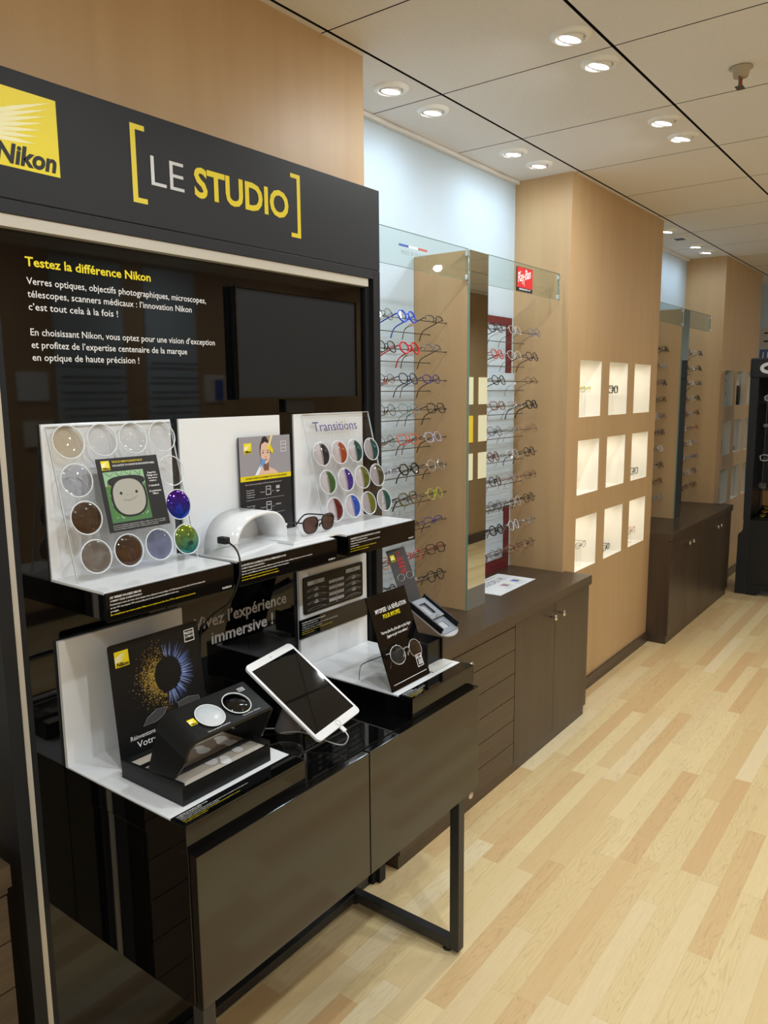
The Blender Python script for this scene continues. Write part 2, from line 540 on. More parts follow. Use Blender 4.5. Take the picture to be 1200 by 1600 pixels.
# opposite wall, seen only in the mirror and the gloss-black surfaces: two white rack alcoves, a picture, glowing panels in place of lit niches
op = MB(); rk = MB()
for xa, xb_ in ((3.05, 3.62), (3.82, 4.32)):
    op.box((xa, YR, 0.75), (xb_, YR + 0.02, 2.62))
    for k in range(10): rk.box((xa + 0.02, YR + 0.05, 0.85 + 0.114 * k), (xb_ - 0.02, YR + 0.056, 0.862 + 0.114 * k))
struct('trim_white_rack_panels', op, M_WALL)
struct('trim_opposite_rods', rk, M_STEEL)
b = MB()
for xa, z0, z1, mi in ((4.40, 1.57, 1.80, 0), (2.76, 1.60, 1.80, 1), (2.78, 1.28, 1.46, 0), (4.40, 1.25, 1.44, 0)):
    b.box((xa, YR, z0), (xa + 0.22, YR + 0.02, z1), mi)
b.box((4.50, YR + 0.02, 1.58), (4.60, YR + 0.022, 1.76), 2)
struct('trim_opposite_pictures', b, [M_NICHE, M_PAPER, M_BLUE])
M_GLOW = mat('niche_glow_cream', (250, 238, 200), 0.5, emit=0.75)  # flat panels glow by emission instead of being lit by niche lamps
M_GLOWY = mat('picture_glow_yellow', (244, 206, 60), 0.5, emit=0.75)
struct('wall_right_return', MB().box((6.0, YR, 0), (XF, -1.0, H + 0.05)), M_BEECH)
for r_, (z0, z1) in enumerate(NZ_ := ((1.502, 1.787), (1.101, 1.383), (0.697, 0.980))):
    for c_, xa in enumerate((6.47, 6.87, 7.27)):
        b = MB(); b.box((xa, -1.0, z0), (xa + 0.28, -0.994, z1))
        struct('trim_glow_panel', b, M_GLOWY if (r_ == 1 and c_ == 1) else M_GLOW)
struct('baseboard_right_return', MB().box((6.0, -1.0, 0), (XF, -0.985, 0.1)), M_WENGE)
struct('baseboard_right', MB().box((XB, YR, 0), (XF, YR + 0.015, 0.1)), M_WENGE)

def pillar(name, x0, x1, holes=()):
    """beech-faced pillar; holes = (x0, x1, z0, z1) niches cut through its 28 mm face panel"""
    b = MB()
    t = 0.028
    if not holes:
        b.box((x0, YP, 0), (x1, YW, H + 0.01))
        return struct(name, b, M_BEECH)
    xs = sorted({x0, x1} | {h[0] for h in holes} | {h[1] for h in holes})
    zs = sorted({0.0, H + 0.01} | {h[2] for h in holes} | {h[3] for h in holes})
    for i in range(len(xs) - 1):
        for j in range(len(zs) - 1):
            xm, zm = (xs[i] + xs[i + 1]) / 2, (zs[j] + zs[j + 1]) / 2
            if any(h[0] < xm < h[1] and h[2] < zm < h[3] for h in holes): continue
            b.add([(xs[i], YP, zs[j]), (xs[i + 1], YP, zs[j]), (xs[i + 1], YP, zs[j + 1]), (xs[i], YP, zs[j + 1])], [(0, 1, 2, 3)])
            b.add([(xs[i], YP + t, zs[j]), (xs[i + 1], YP + t, zs[j]), (xs[i + 1], YP + t, zs[j + 1]), (xs[i], YP + t, zs[j + 1])], [(3, 2, 1, 0)])
    for (a, c, d, e) in holes:
        q = [(a, d), (c, d), (c, e), (a, e)]
        for i in range(4):
            (p0, q0), (p1, q1) = q[i], q[(i + 1) % 4]
            b.add([(p0, YP, q0), (p1, YP, q1), (p1, YP + t, q1), (p0, YP + t, q0)], [(0, 1, 2, 3)], 1)
    for xx in (x0, x1):
        b.add([(xx, YP, 0), (xx, YW, 0), (xx, YW, H + 0.01), (xx, YP, H + 0.01)], [(0, 1, 2, 3)])
    return struct(name, b, [M_BEECH, M_NICHE])

NX = ((3.722, 4.004), (4.121, 4.402), (4.517, 4.800)); NZ = ((1.502, 1.787), (1.101, 1.383), (0.697, 0.980))
H1 = [(a, c, d, e) for (d, e) in NZ for (a, c) in NX]
H2 = [(a + 2.91, c + 2.91, d, e) for (d, e) in NZ for (a, c) in NX]
pillar('wall_pillar_near', 0.66, 1.99)
p1 = pillar('wall_pillar_middle', 3.57, 4.925, H1)
p2 = pillar('wall_pillar_far', 6.48, 7.78, H2)

def niche_boxes(par, holes, depth, mt, lit):
    for (a, c, d, e) in holes:
        b = MB(); y0, y1 = YP + 0.0285, YP + depth; s = 0.004
        x0, x1, z0, z1 = a - s, c + s, d - s, e + s
        b.add([(x0, y0, z0), (x1, y0, z0), (x1, y0, z1), (x0, y0, z1), (x0, y1, z0), (x1, y1, z0), (x1, y1, z1), (x0, y1, z1)],
              [(4, 5, 6, 7), (0, 1, 5, 4), (3, 7, 6, 2), (0, 4, 7, 3), (1, 2, 6, 5)])
        struct('niche_box', b, mt, par)
        if lit:
            L = bpy.data.lights.new('niche_lamp', 'AREA'); L.shape = 'DISK'; L.size = 0.05
            L.energy = NICHE_W; L.color = (1.0, 0.93, 0.80)
            lo = bpy.data.objects.new('niche_lamp', L); COL.objects.link(lo)
            lo.location = ((a + c) / 2, YP + 0.11, e + s - 0.010)
            lb = MB(); lb.lathe([(0.0, -0.006), (0.026, -0.006), (0.03, 0.0)], 18, 0, 'z', ((a + c) / 2, YP + 0.11, e + s - 0.001))
            struct('niche_lamp_disc', lb, M_BULBN, par)

niche_boxes(p1, H1, 0.20, M_NICHE, True)
niche_boxes(p2, H2, 0.20, M_NICHE, False)
bb = MB()
bb.box((3.595, YP - 0.015, 0), (4.928, YP - 0.0005, 0.066))
struct('baseboard_left', bb, M_WENGE)
struct('baseboard_far', MB().box((6.50, YP - 0.015, 0), (7.79, YP - 0.0005, 0.066)), M_WENGE)
struct('wall_niche_divider_side', MB().box((XB, YP, 0), (-1.2, YW, H + 0.01)), M_BEECH)

# ------------------------------------------------------------------ ceiling lights
def aim(o, d):
    o.rotation_euler = Vector(d).to_track_quat('-Z', 'Y').to_euler()

def lamp_proto(label, tilt):
    t = thing('ceiling_spotlight', label, 'ceiling light', (0, 0, H))
    ring = MB(); ring.lathe([(0.041, 0.004), (0.0415, -0.008), (0.044, -0.0105), (0.052, -0.0095), (0.0595, -0.004), (0.061, 0.0015)], 36)
    part(t, 'ring', ring, M_LAMPRING)
    r = Matrix.Rotation(tilt, 4, 'X')
    gb = MB(); gb.lathe([(0.036, 0.02), (0.0360, -0.0105), (0.0345, -0.0125), (0.0305, -0.0115), (0.030, 0.0)], 32)
    gb.moved(r); gim = part(t, 'gimbal', gb, M_LAMPRING)
    bl = MB(); bl.lathe([(0.0001, -0.0125), (0.018, -0.0122), (0.0302, -0.0105), (0.0302, 0.002)], 32)
    bl.moved(r); part(t, 'bulb', bl, M_BULB)
    return t

def spot(x, y, col, watts, d, size=125, z=H - 0.024):
    L = bpy.data.lights.new('spot', 'SPOT'); L.energy = watts; L.color = col
    L.spot_size = rad(size); L.spot_blend = 1.0; L.shadow_soft_size = 0.03
    o = bpy.data.objects.new('spot', L); COL.objects.link(o)
    o.location = (x, y, z); aim(o, d)

wall_lamps = [(2.245, 1.647, 'first ceiling spotlight over the white rack wall, beside the wood panel'),
              (2.502, 1.648, 'second ceiling spotlight over the white rack wall beside the wood panel'),
              (3.135, 1.650, 'ceiling spotlight over the ruby sign, farther from the middle beech pillar'),
              (3.366, 1.642, 'ceiling spotlight over the ruby sign, nearer the middle beech pillar'),
              (5.235, 1.640, 'ceiling spotlight peeking out at the edge of the niche pillar'),
              (5.911, 1.643, 'far alcove ceiling spotlight, second from the far beech pillar'),
              (6.201, 1.646, 'far alcove ceiling spotlight, nearest to the far beech pillar')]
aisle_lamps = [(2.253, 1.006, 'aisle ceiling spotlight tilted to the wall, closest to the camera'),
               (2.487, 1.011, 'aisle ceiling spotlight just past a tile joint, second along the aisle'),
               (3.143, 1.015, 'third aisle ceiling spotlight, first of the farther pair'),
               (3.380, 1.014, 'fourth aisle ceiling spotlight, second of the farther pair')]
pw = lamp_proto(wall_lamps[0][2], rad(8)); pa = lamp_proto(aisle_lamps[0][2], rad(15))
for lst, pr_, grp in ((wall_lamps, pw, 'ceiling spotlights close to the display wall'), (aisle_lamps, pa, 'ceiling spotlights over the aisle')):
    for i, (x, y, lab) in enumerate(lst):
        o = pr_ if i == 0 else clone(pr_, (x, y, H), None, lab)
        o.location = (x, y, H); o['group'] = grp
for x, y, _ in wall_lamps:
    spot(x, y, COOL, LAMP_W * 0.22, (0, 0.12, -1), 172)
for x, y, _ in aisle_lamps:
    spot(x, y, WARM, LAMP_W, (0, 0.5, -1), 160)
for x in (-2.6, -0.6, 0.9, 2.2, 3.9, 5.4, 6.8, 8.4):  # grid of unseen spotlights added to light the room
    for y in (-1.6, -0.3):
        if x > 5.6 and y < -1: continue
        o = clone(pa, (x, y, H), (0, 0, 0 if y > -1 else PI), 'added unseen ceiling spotlight over the open shop floor')
        o['group'] = 'added unseen ceiling spotlights over the open shop floor'
        spot(x, y, WARM, ROOM_W, (0, 0.25 if y > -1 else -0.25, -1), 176)
for x in (0.55, 1.35):  # two unseen spotlights added to brighten the display unit
    o = clone(pa, (x, 0.40, H), None, 'added unseen ceiling spotlight in front of the black display unit')
    o['group'] = 'added unseen ceiling spotlights in front of the black display unit'
    spot(x, 0.40, (0.86, 0.93, 1.0), LAMP_W * 1.5, (0, 0.45, -1), 128)

# square speaker-like fixture in the far alcove, and the sprinkler
b = MB(); b.box((5.47, 1.60, H - 0.012), (5.57, 1.69, H - 0.001), 0, 0.003); b.box((5.485, 1.615, H - 0.014), (5.555, 1.675, H - 0.012), 1)
solo('smoke_sensor', b, [M_LAMPRING, M_GREY], 'small grey square fixture on the far alcove ceiling between spotlights', 'ceiling fixture', (5.52, 1.65, H))
sp = thing('sprinkler_head', 'sprinkler head with red bulb hanging from a ceiling tile', 'sprinkler', (2.80, 0.668, H))
b = MB(); b.lathe([(0.0, -0.001), (0.034, -0.001), (0.036, -0.004), (0.026, -0.008), (0.022, -0.03), (0.0, -0.031)], 24); part(sp, 'cup', b, mat('sprinkler_cream', (176, 164, 140), 0.4))
b = MB(); b.tube([(-0.014, 0, -0.03), (-0.015, 0, -0.058), (0.015, 0, -0.058), (0.014, 0, -0.03)], 0.0028, 6); b.box((-0.018, -0.012, -0.063), (0.018, 0.012, -0.060)); part(sp, 'frame', b, M_RODM)
b = MB(); b.tube([(0, 0, -0.031), (0, 0, -0.058)], 0.004, 8); part(sp, 'bulb', b, mat('sprinkler_red', (190, 30, 34), 0.2))
# ------------------------------------------------------------------ black brand display: frame, header, back panel
dw = thing('display_wall', 'tall anthracite framed display wall with yellow bracketed lettering on its header', 'display wall', (1.30, 1.50, 0))
hd = part(dw, 'header', MB().box((0.69, 1.445, 1.9955), (1.905, 1.562, 2.225), 0, 0.0015), M_GREY, True)
def on_face(x0, y0, z0, mb):
    """lay local artwork on an upright face looking to -y"""
    m = Matrix.Translation((x0, y0, z0)) @ Matrix.Rotation(PI / 2, 4, 'X')
    return mb.moved(m)
b = MB()
camera_logo(b, 0, 0, 0.1395, 0, 1, 2)
part(hd, 'camera_badge', on_face(0.742, 1.445, 2.0525, b), [M_YELLOW, M_YPALE, M_INK], True)
b = MB(); h_, t_ = 0.158, 0.0125
for sx, x in ((1, 0), (-1, 0.516)):
    def R_(xa, ya, xb, yb):
        rect(b, min(x + sx * xa, x + sx * xb), ya, max(x + sx * xa, x + sx * xb), yb, 0, 0.0006)
    R_(0, 0, t_, h_); R_(t_, 0, 0.036, t_ * 0.85); R_(t_, h_ - t_ * 0.85, 0.036, h_)
part(hd, 'yellow_brackets', on_face(1.046, 1.445, 2.039, b), M_YELLOWD, True)
b = MB(); put_text(b, 'LE', 0, 0, 0.0625, 0.088, bold=-0.006); put_text(b, 'STUDIO', 0.117, 0, 0.0625, 0.306, mi=1, bold=0.028)
part(hd, 'lettering', on_face(1.094, 1.445, 2.082, b), [M_SILVERL, M_YELLOWD], True)
part(dw, 'frame_post', MB().box((0.69, 1.445, 0), (0.718, 1.562, 1.9945), 0, 0.001), M_GREY2, True)
part(dw, 'frame_post', MB().box((1.873, 1.445, 0), (1.905, 1.562, 1.9945), 0, 0.001), M_GREY2, True)
part(dw, 'frame_lintel', MB().box((0.7182, 1.445, 1.969), (1.8728, 1.50, 1.9945), 0, 0.001), M_GREY, True)
part(dw, 'aluminium_edge', MB().box((0.7182, 1.449, 0), (0.731, 1.475, 1.9688)).box((0.731, 1.449, 1.946), (1.853, 1.475, 1.9688)), M_TRIM, True, 'pale aluminium inner edge')
part(dw, 'inner_strip', MB().box((0.731, 1.455, 0), (0.746, 1.475, 1.9458)).box((1.853, 1.46, 0), (1.873, 1.475, 1.9688)), M_GREY2, True)
bp = part(dw, 'back_panel', MB().box((0.746, 1.47, 0.0), (1.853, 1.49, 1.9458)), M_BLACKGLOSS, True, 'gloss black back panel')
b = MB(); put_text(b, 'Testez la diff\u00e9rence Nikon', 0, 0, 0.0172, 0.287, bold=0.022, res=2)
part(bp, 'headline', on_face(0.810, 1.47, 1.883, b), M_YELLOW, True)
b = MB()
for s, dz, w, dx in (('Verres optiques, objectifs photographiques, microscopes,', 0, 0.441, 0), ('t\u00e9lescopes, scanners m\u00e9dicaux : l\u2019innovation Nikon', -0.0242, 0.397, 0),
                     ('c\u2019est tout cela \u00e0 la fois !', -0.0484, 0.198, 0), ('En choisissant Nikon, vous optez pour une vision d\u2019exception', -0.0966, 0.463, 0),
                     ('et profitez de l\u2019expertise centenaire de la marque', -0.1208, 0.378, 0), ('en optique de haute pr\u00e9cision !', -0.145, 0.245, 0)):
    put_text(b, s, dx, dz, 0.0135, w, bold=0.006, res=2)
part(bp, 'paragraph', on_face(0.810, 1.47, 1.8485, b), M_LETTER, True)
b = MB(); put_text(b, 'Vivez l\u2019exp\u00e9rience', 0, 0, 0.031, 0.324, bold=0.022, res=2); put_text(b, 'immersive !', 0.162, -0.047, 0.031, 0.217, align='c', bold=0.022, res=2)
part(bp, 'slogan', on_face(1.168, 1.47, 1.060, b), M_LETTERG, True)

tv = thing('television', 'slim black wall-mounted television, switched off, on the gloss black panel', 'television', (1.56, 1.455, 1.62))
part(tv, 'casing', MB().box((1.325, 1.4535, 1.6203), (1.7985, 1.4685, 1.8975), 0, 0.002), M_BLACK, True)
b = MB()
for lo, hi in (((1.325, 1.6203), (1.7985, 1.6255)), ((1.325, 1.8935), (1.7985, 1.8975)), ((1.325, 1.6255), (1.329, 1.8935)), ((1.7925, 1.6255), (1.7985, 1.8935))):
    b.box((lo[0], 1.448, lo[1]), (hi[0], 1.4536, hi[1]))
part(tv, 'bezel', b, M_BLACKGLOSS, True)
part(tv, 'screen', MB().box((1.329, 1.4523, 1.6255), (1.7925, 1.4536, 1.8935)), M_SCREEN, True)
part(tv, 'wall_bracket', MB().box((1.50, 1.456, 1.585), (1.61, 1.4695, 1.625), 0, 0.002), M_BLACK, True)

# ------------------------------------------------------------------ black desk on steel legs
dk = thing('display_desk', 'gloss black two-door display desk on black steel leg frames', 'desk', (1.32, 1.26, 0))
part(dk, 'carcass', MB().box((0.812, 1.0705, 0.487), (1.832, 1.469, 0.804), 0, 0.001), M_BLACKGLOSS, True)
part(dk, 'door', MB().box((0.815, 1.050, 0.490), (1.3235, 1.0700, 0.802), 0, 0.0012), M_DOORGLOSS, True)
part(dk, 'door', MB().box((1.3275, 1.050, 0.490), (1.836, 1.0700, 0.802), 0, 0.0012), M_DOORGLOSS, True)
for x in (0.815, 1.735):
    b = MB(); s = 0.030
    b.box((x, 1.053, 0.014), (x + s, 1.053 + s, 0.487), 0, 0.0015)
    lg = part(dk, 'leg', b, M_STEEL, True)
    part(lg, 'foot_glide', MB().lathe([(0.0, 0.0), (0.013, 0.0), (0.015, 0.004), (0.008, 0.008), (0.008, 0.014)], 16, 0, 'z', (x + 0.015, 1.053 + 0.045, 0)), M_BLACKMATT, True)
    part(dk, 'foot_rail', MB().box((x, 1.0835, 0.014), (x + s, 1.4395, 0.044), 0, 0.0015), M_STEEL, True)
    if x < 1: continue                      # the wall panel carries the other end
    lg = part(dk, 'leg', MB().box((x, 1.4395, 0.014), (x + s, 1.4685, 0.487), 0, 0.0015), M_STEEL, True)
    part(lg, 'foot_glide', MB().lathe([(0.0, 0.0), (0.013, 0.0), (0.015, 0.004), (0.008, 0.008), (0.008, 0.014)], 16, 0, 'z', (x + 0.015, 1.4545, 0)), M_BLACKMATT, True)
part(dk, 'rear_rail', MB().box((0.845, 1.4395, 0.014), (1.735, 1.4685, 0.044), 0, 0.0015), M_STEEL, True)

# small-print label text helper: a title line, white lines, yellow lines
def small_print(b, w, h, title, white, yellow, x=0.008, top=None, lh=None, wf=0.72):
    n = 1 + len(white) + len(yellow)
    top = top or h * 0.80
    lh = lh or h * 0.70 / n
    y = top
    put_text(b, title, x, y, lh * 0.62, min(w * 0.42, len(title) * lh * 0.42), 0.0008, 0, 0.02, 0, 'l', 1)
    for s in white:
        y -= lh; put_text(b, s, x, y, lh * 0.5, min(w * wf, len(s) * lh * 0.31), 0.0008, 0, 0.012, 0, 'l', 1)
    for s in yellow:
        y -= lh; put_text(b, s, x, y, lh * 0.5, min(w * wf, len(s) * lh * 0.31), 0.0008, 1, 0.012, 0, 'l', 1)
    return b

def shelf(x0, x1, label, ltext):
    t = thing('display_shelf', label, 'shelf', ((x0 + x1) / 2, 1.37, 1.21), group='white-topped shelves on the black display wall')
    part(t, 'body', MB().box((x0, 1.281, 1.208), (x1, 1.4695, 1.2585), 0, 0.001), M_BLACKGLOSS, True)
    part(t, 'top_plate', MB().box((x0 + 0.001, 1.283, 1.2585), (x1 - 0.001, 1.4633, 1.264), 0, 0.0008), M_WHITE, True, 'white gloss top plate')
    part(t, 'back_plate', MB().box((x0 + 0.001, 1.4635, 1.2585), (x1 - 0.006, 1.4695, 1.579), 0, 0.0008), M_WHITE, True, 'white upright back plate')
    lb = part(t, 'label_plate', MB().box((x0, 1.2755, 1.205), (x1, 1.2810, 1.262), 0, 0.0006), M_BLACKGLOSS, True)
    b = MB(); small_print(b, x1 - x0, 0.057, *ltext)
    put_text(b, 'FLASHEZ-MOI', x1 - x0 - 0.008, 0.006, 0.004, 0.026, 0.0008, 0, 0.02, 0, 'r', 1)
    part(lb, 'lettering', on_face(x0, 1.2755, 1.205, b), [M_LETTER, M_YELLOWD], True)
    return t
shelf(0.811, 1.131, 'white-topped black shelf carrying the large round sun lenses', ('LES VERRES SOLAIRES NIKON', ('COMMENT UTILISER CE D\u00c9MONSTRATEUR ?', 'Positionnez le verre de votre choix devant votre \u0153il pour vous prot\u00e9ger de l\u2019\u00e9blouissement du soleil, de la forte luminosit\u00e9', 'et des UV. Les rayons UV sont nocifs pour la vue et peuvent altérer votre vue.', 'prot\u00e9g\u00e9s.'), ('En compl\u00e9ment une teinte solaire Nikon et le traitement See Face UV le capital visuel est pr\u00e9serv\u00e9.',)))
shelf(1.147, 1.486, 'white-topped black shelf carrying the arched white lamp box', ('LA PROTECTION CONTRE LES UV ET LA LUMI\u00c8RE BLEUE NOCIVE', ('COMMENT UTILISER LE D\u00c9MONSTRATEUR ?', 'Chaque verre propose une protection diff\u00e9rente pour choisir entre chaque affichage. Essayez les verres et comparez', 'afin de voir la diff\u00e9rence de protection et de confort visuel et apaisant.'), ('Les verres Nikon assurent une haute transparence et une', 'protection optimale \u00e0 chaque instant face \u00e0 votre regard.')))
shelf(1.533, 1.841, 'white-topped black shelf carrying the half-tinted lens board', ('CHOISISSEZ LA SOLUTION TRANSITIONS EN 12 COULEURS', ('COMMENT UTILISER LE D\u00c9MONSTRATEUR ?', 'Comparez les couleurs de chaque verre dans sa teinte claire et', 'sa teinte fonc\u00e9e.'), ('Les verres s\u2019adaptent en continu selon la lumi\u00e8re pour', 'un confort de vision \u00e0 chaque instant.')))

def plinth(x0, x1, ztop, label, ltext):
    t = thing('display_plinth', label, 'plinth', ((x0 + x1) / 2, 1.27, 0.8045), group='low white-topped plinths on the black desk')
    part(t, 'body', MB().box((x0, 1.071, 0.8045), (x1, 1.4685, 0.853), 0, 0.001), M_BLACKGLOSS, True)
    part(t, 'top_plate', MB().box((x0 + 0.001, 1.1155, 0.853), (x1 - 0.001, 1.4585, 0.857), 0, 0.0008), M_WHITE, True, 'white gloss top plate')
    part(t, 'back_plate', MB().box((x0 + 0.001, 1.4585, 0.853), (x1 - 0.003, 1.4685, ztop), 0, 0.0008), M_WHITE, True, 'white upright back plate')
    lb = part(t, 'label_plate', MB().box((x0, 1.0705, 0.853), (x1, 1.115, 0.8585), 0, 0.0006), M_BLACKGLOSS, True)
    b = MB(); small_print(b, x1 - x0, 0.044, *ltext, wf=0.70)
    b.moved(Matrix.Translation((x0, 1.0705, 0.8585)))
    part(lb, 'lettering', b, [M_LETTER, M_YELLOWD], True)
    return t
plinth(0.811, 1.130, 1.132, 'low white-topped black plinth carrying the black lens bridge', ('LA PR\u00c9CISION VISUELLE APR\u00c8S 40 ANS', ('COMMENT UTILISER LE D\u00c9MONSTRATEUR ?', 'Regardez \u00e0 travers le verre progressif standard, comparez avec le verre progressif de nouvelle g\u00e9n\u00e9ration,', 'et d\u00e9couvrez le confort d\u2019un champ de vision plus large.'), ('Nikon, acteur majeur de l\u2019optique, des verres performants aux images fluides et nettes,', 'un confort de lecture et de pr\u00e8s.')))
plinth(1.533, 1.842, 1.141, 'low white-topped black plinth carrying the black myopia sign', ('LA MYOPIE SIMPLIFI\u00c9E', ('COMMENT UTILISER LE D\u00c9MONSTRATEUR ?', 'Essayez les lunettes et comparez l\u2019\u00e9paisseur des verres.', 'Des verres plus fins et plus l\u00e9gers.'), ('Les verres les plus fins pour les myopes.', 'Demandez conseil \u00e0 votre opticien.')))

# ------------------------------------------------------------------ wenge cabinets, worktops
def L_poly(xf0, xf1, xb0, xb1, yf, yb=YW - 0.002, ym=YP - 0.001):
    return [(xf0, yf), (xf1, yf), (xf1, ym), (xb1, ym), (xb1, yb), (xb0, yb), (xb0, ym), (xf0, ym)]

def dedupe(p):
    out = []
    for q in p:
        if not out or (abs(q[0] - out[-1][0]) + abs(q[1] - out[-1][1])) > 1e-6: out.append(q)
    return out

def slab(poly, z0, z1):
    return MB().prism([(x, y, z0) for x, y in dedupe(poly)], (0, 0, z1 - z0))

KNOB_PROF = [(0.0, 0.0), (0.0045, 0.0), (0.0045, -0.014), (0.006, -0.018), (0.0125, -0.021), (0.0150, -0.026), (0.0125, -0.030), (0.0, -0.0315)]
def knob(par, x, y, z, n='knob'):
    return part(par, n, MB().lathe(KNOB_PROF, 20, 0, 'y', (x, y, z)), M_CHROME, True, 'chrome knob')

ZW0, ZW1 = 0.682, 0.7285
DZ = [0.664, 0.564, 0.461, 0.357, 0.252, 0.149, 0.052]
def drawer_cabinet(x0, x1, xb0, xb1, kx, label):
    t = thing('drawer_cabinet', label, 'cabinet', ((x0 + x1) / 2, 1.64, 0))
    part(t, 'body', slab(L_poly(x0, x1, xb0, xb1, 1.4485), 0.05, ZW0), M_WENGE_V, True)
    part(t, 'plinth', slab(L_poly(x0 + 0.002, x1, xb0, xb1, 1.440), 0.0, 0.05), M_WENGE, True)
    part(t, 'top_rail', MB().box((x0, 1.4305, 0.6665), (x1, 1.4485, ZW0)), M_WENGE, True)
    for i in range(6):
        d = part(t, 'drawer', MB().box((x0, 1.4305, DZ[i + 1] + 0.0015), (x1 - 0.002, 1.4485, DZ[i] - 0.0015), 0, 0.0008), M_WENGE, True)
        knob(d, kx, 1.4305, (DZ[i] + DZ[i + 1]) / 2 - (0.005 if i else -0.005))
    return t
def door_cabinet(x0, x1, xm, xb0, xb1, label):
    t = thing('door_cabinet', label, 'cabinet', ((x0 + x1) / 2, 1.64, 0))
    part(t, 'body', slab(L_poly(x0, x1, xb0, xb1, 1.4485), 0.05, ZW0), M_WENGE_V, True)
    part(t, 'plinth', slab(L_poly(x0, x1 - 0.006, xb0, xb1, 1.440), 0.0, 0.05), M_WENGE, True)
    for a, c, kx in ((x0 + 0.002, xm - 0.0012, xm - 0.045), (xm + 0.0012, x1, xm + 0.045)):
        d = part(t, 'door', MB().box((a, 1.4305, 0.052), (c, 1.4485, 0.678), 0, 0.0008), M_WENGE_V, True)
        knob(d, kx, 1.4305, 0.622)
    return t
drawer_cabinet(1.968, 2.8015, 1.9915, 2.8015, 2.40, 'dark wenge drawer cabinet right of the black desk, six drawers with chrome knobs')
door_cabinet(2.802, 3.588, 3.192, 2.802, 3.5685, 'dark wenge two-door cabinet below the ruby sign alcove')
solo('worktop', slab(L_poly(1.966, 3.600, 1.9915, 3.5685, 1.4215), ZW0 + 0.0005, ZW1), M_WENGE, 'dark wenge worktop with a printed sheet lying on it', 'worktop', (2.78, 1.64, ZW0))
door_cabinet(4.930, 5.690, 5.31, 4.930, 5.690, 'far dark wenge two-door cabinet, touching the niche pillar')
door_cabinet(5.691, 6.497, 6.05, 5.691, 6.478, 'far dark wenge two-door cabinet, beside the black sunglasses tower')
solo('worktop', slab(L_poly(4.927, 6.507, 4.927, 6.478, 1.4215), ZW0 + 0.0005, ZW1), M_WENGE, 'far dark wenge worktop in the second rack alcove', 'worktop', (5.7, 1.64, ZW0))
drawer_cabinet(-0.35, 0.652, -0.35, 0.652, 0.15, 'dark wenge drawer cabinet cut off at the left of the display wall frame')
solo('worktop', slab([(-0.35, 1.4215), (0.657, 1.4215), (0.657, YW - 0.002), (-0.35, YW - 0.002)], ZW0 + 0.0005, ZW1), M_WENGE, 'dark wenge worktop corner left of the display wall frame', 'worktop', (0.2, 1.64, ZW0))

# ------------------------------------------------------------------ alcove fittings: dividers, mirrors, glass fascias, racks
def divider(x0, x1, label):
    t = thing('display_divider', label, 'divider', ((x0 + x1) / 2, 1.73, ZW1))
    part(t, 'panel', MB().box((x0, 1.609, ZW1), (x1, YW - 0.002, 2.183), 0, 0.001), M_BEECH, True)
    m = part(t, 'mirror', MB().box((x0 + 0.004, 1.600, ZW1), (x1 + 0.004, 1.6085, 2.1835)), M_MIRROR, True, 'tall narrow mirror')
    part(m, 'mirror_edge', MB().box((x0 + 0.0015, 1.600, ZW1), (x0 + 0.0039, 1.6085, 2.1835)), M_GLASSEDGE, True)
    return t
divider(2.690, 2.836, 'beech divider with a tall narrow mirror, between the two near racks')
divider(5.545, 5.690, 'beech divider with a tall narrow mirror in the far alcove')

def fascia(x0, x1, label, clamps):
    t = thing('glass_fascia', label, 'glass panel', ((x0 + x1) / 2, 1.605, 2.065))
    b = MB(); b.box((x0, 1.6025, 2.0655), (x1, 1.6075, 2.1850), 0)
    part(t, 'pane', b, M_GLASS, True)
    e = MB()
    e.box((x0, 1.6022, 2.1850), (x1, 1.6078, 2.1856)); e.box((x0, 1.6022, 2.0648), (x1, 1.6078, 2.0654)); e.box((x1, 1.6022, 2.0648), (x1 + 0.0006, 1.6078, 2.1856))
    part(t, 'polished_edge', e, M_GLASSEDGE, True)
    for cx in clamps:
        c = MB()
        c.tube([(cx, 1.601, 2.055), (cx, 1.601, 2.183)], 0.0022, 8)
        for cz in (2.078, 2.168):
            c.box((cx - 0.008, 1.597, cz - 0.010), (cx + 0.004, 1.6115, cz + 0.010), 0, 0.002)
        part(t, 'clamp', c, M_CHROME, True)
    return t
f1 = fascia(1.995, 2.688, 'clear glass fascia with tricolour stripe above the left rack', (2.684,))
f2 = fascia(2.842, 3.525, 'clear glass fascia carrying the square ruby sign', (3.527,))
fascia(4.930, 5.543, 'far clear glass fascia partly hidden behind the niche pillar', (5.539,))
fascia(5.696, 6.240, 'far clear glass fascia beside the far beech pillar', (6.242,))
b = MB()
for i in range(3):
    rect(b, 0.0585 * i, 0, 0.0585 * (i + 1), 0.0075, i)
part(f1, 'tricolour_stripe', on_face(2.221, 1.6024, 2.133, b), [mat('stripe_blue', (44, 78, 170), 0.4), mat('stripe_white', (224, 226, 232), 0.4), mat('stripe_red', (186, 84, 78), 0.4)], True)
b = MB(); put_text(b, 'MADE IN FRANCE', 0, 0, 0.0135, 0.150, bold=-0.004, spacing=1.2)
part(f1, 'lettering', on_face(2.236, 1.6024, 2.108, b), mat('lettering_slate', (120, 128, 140), 0.5), True)

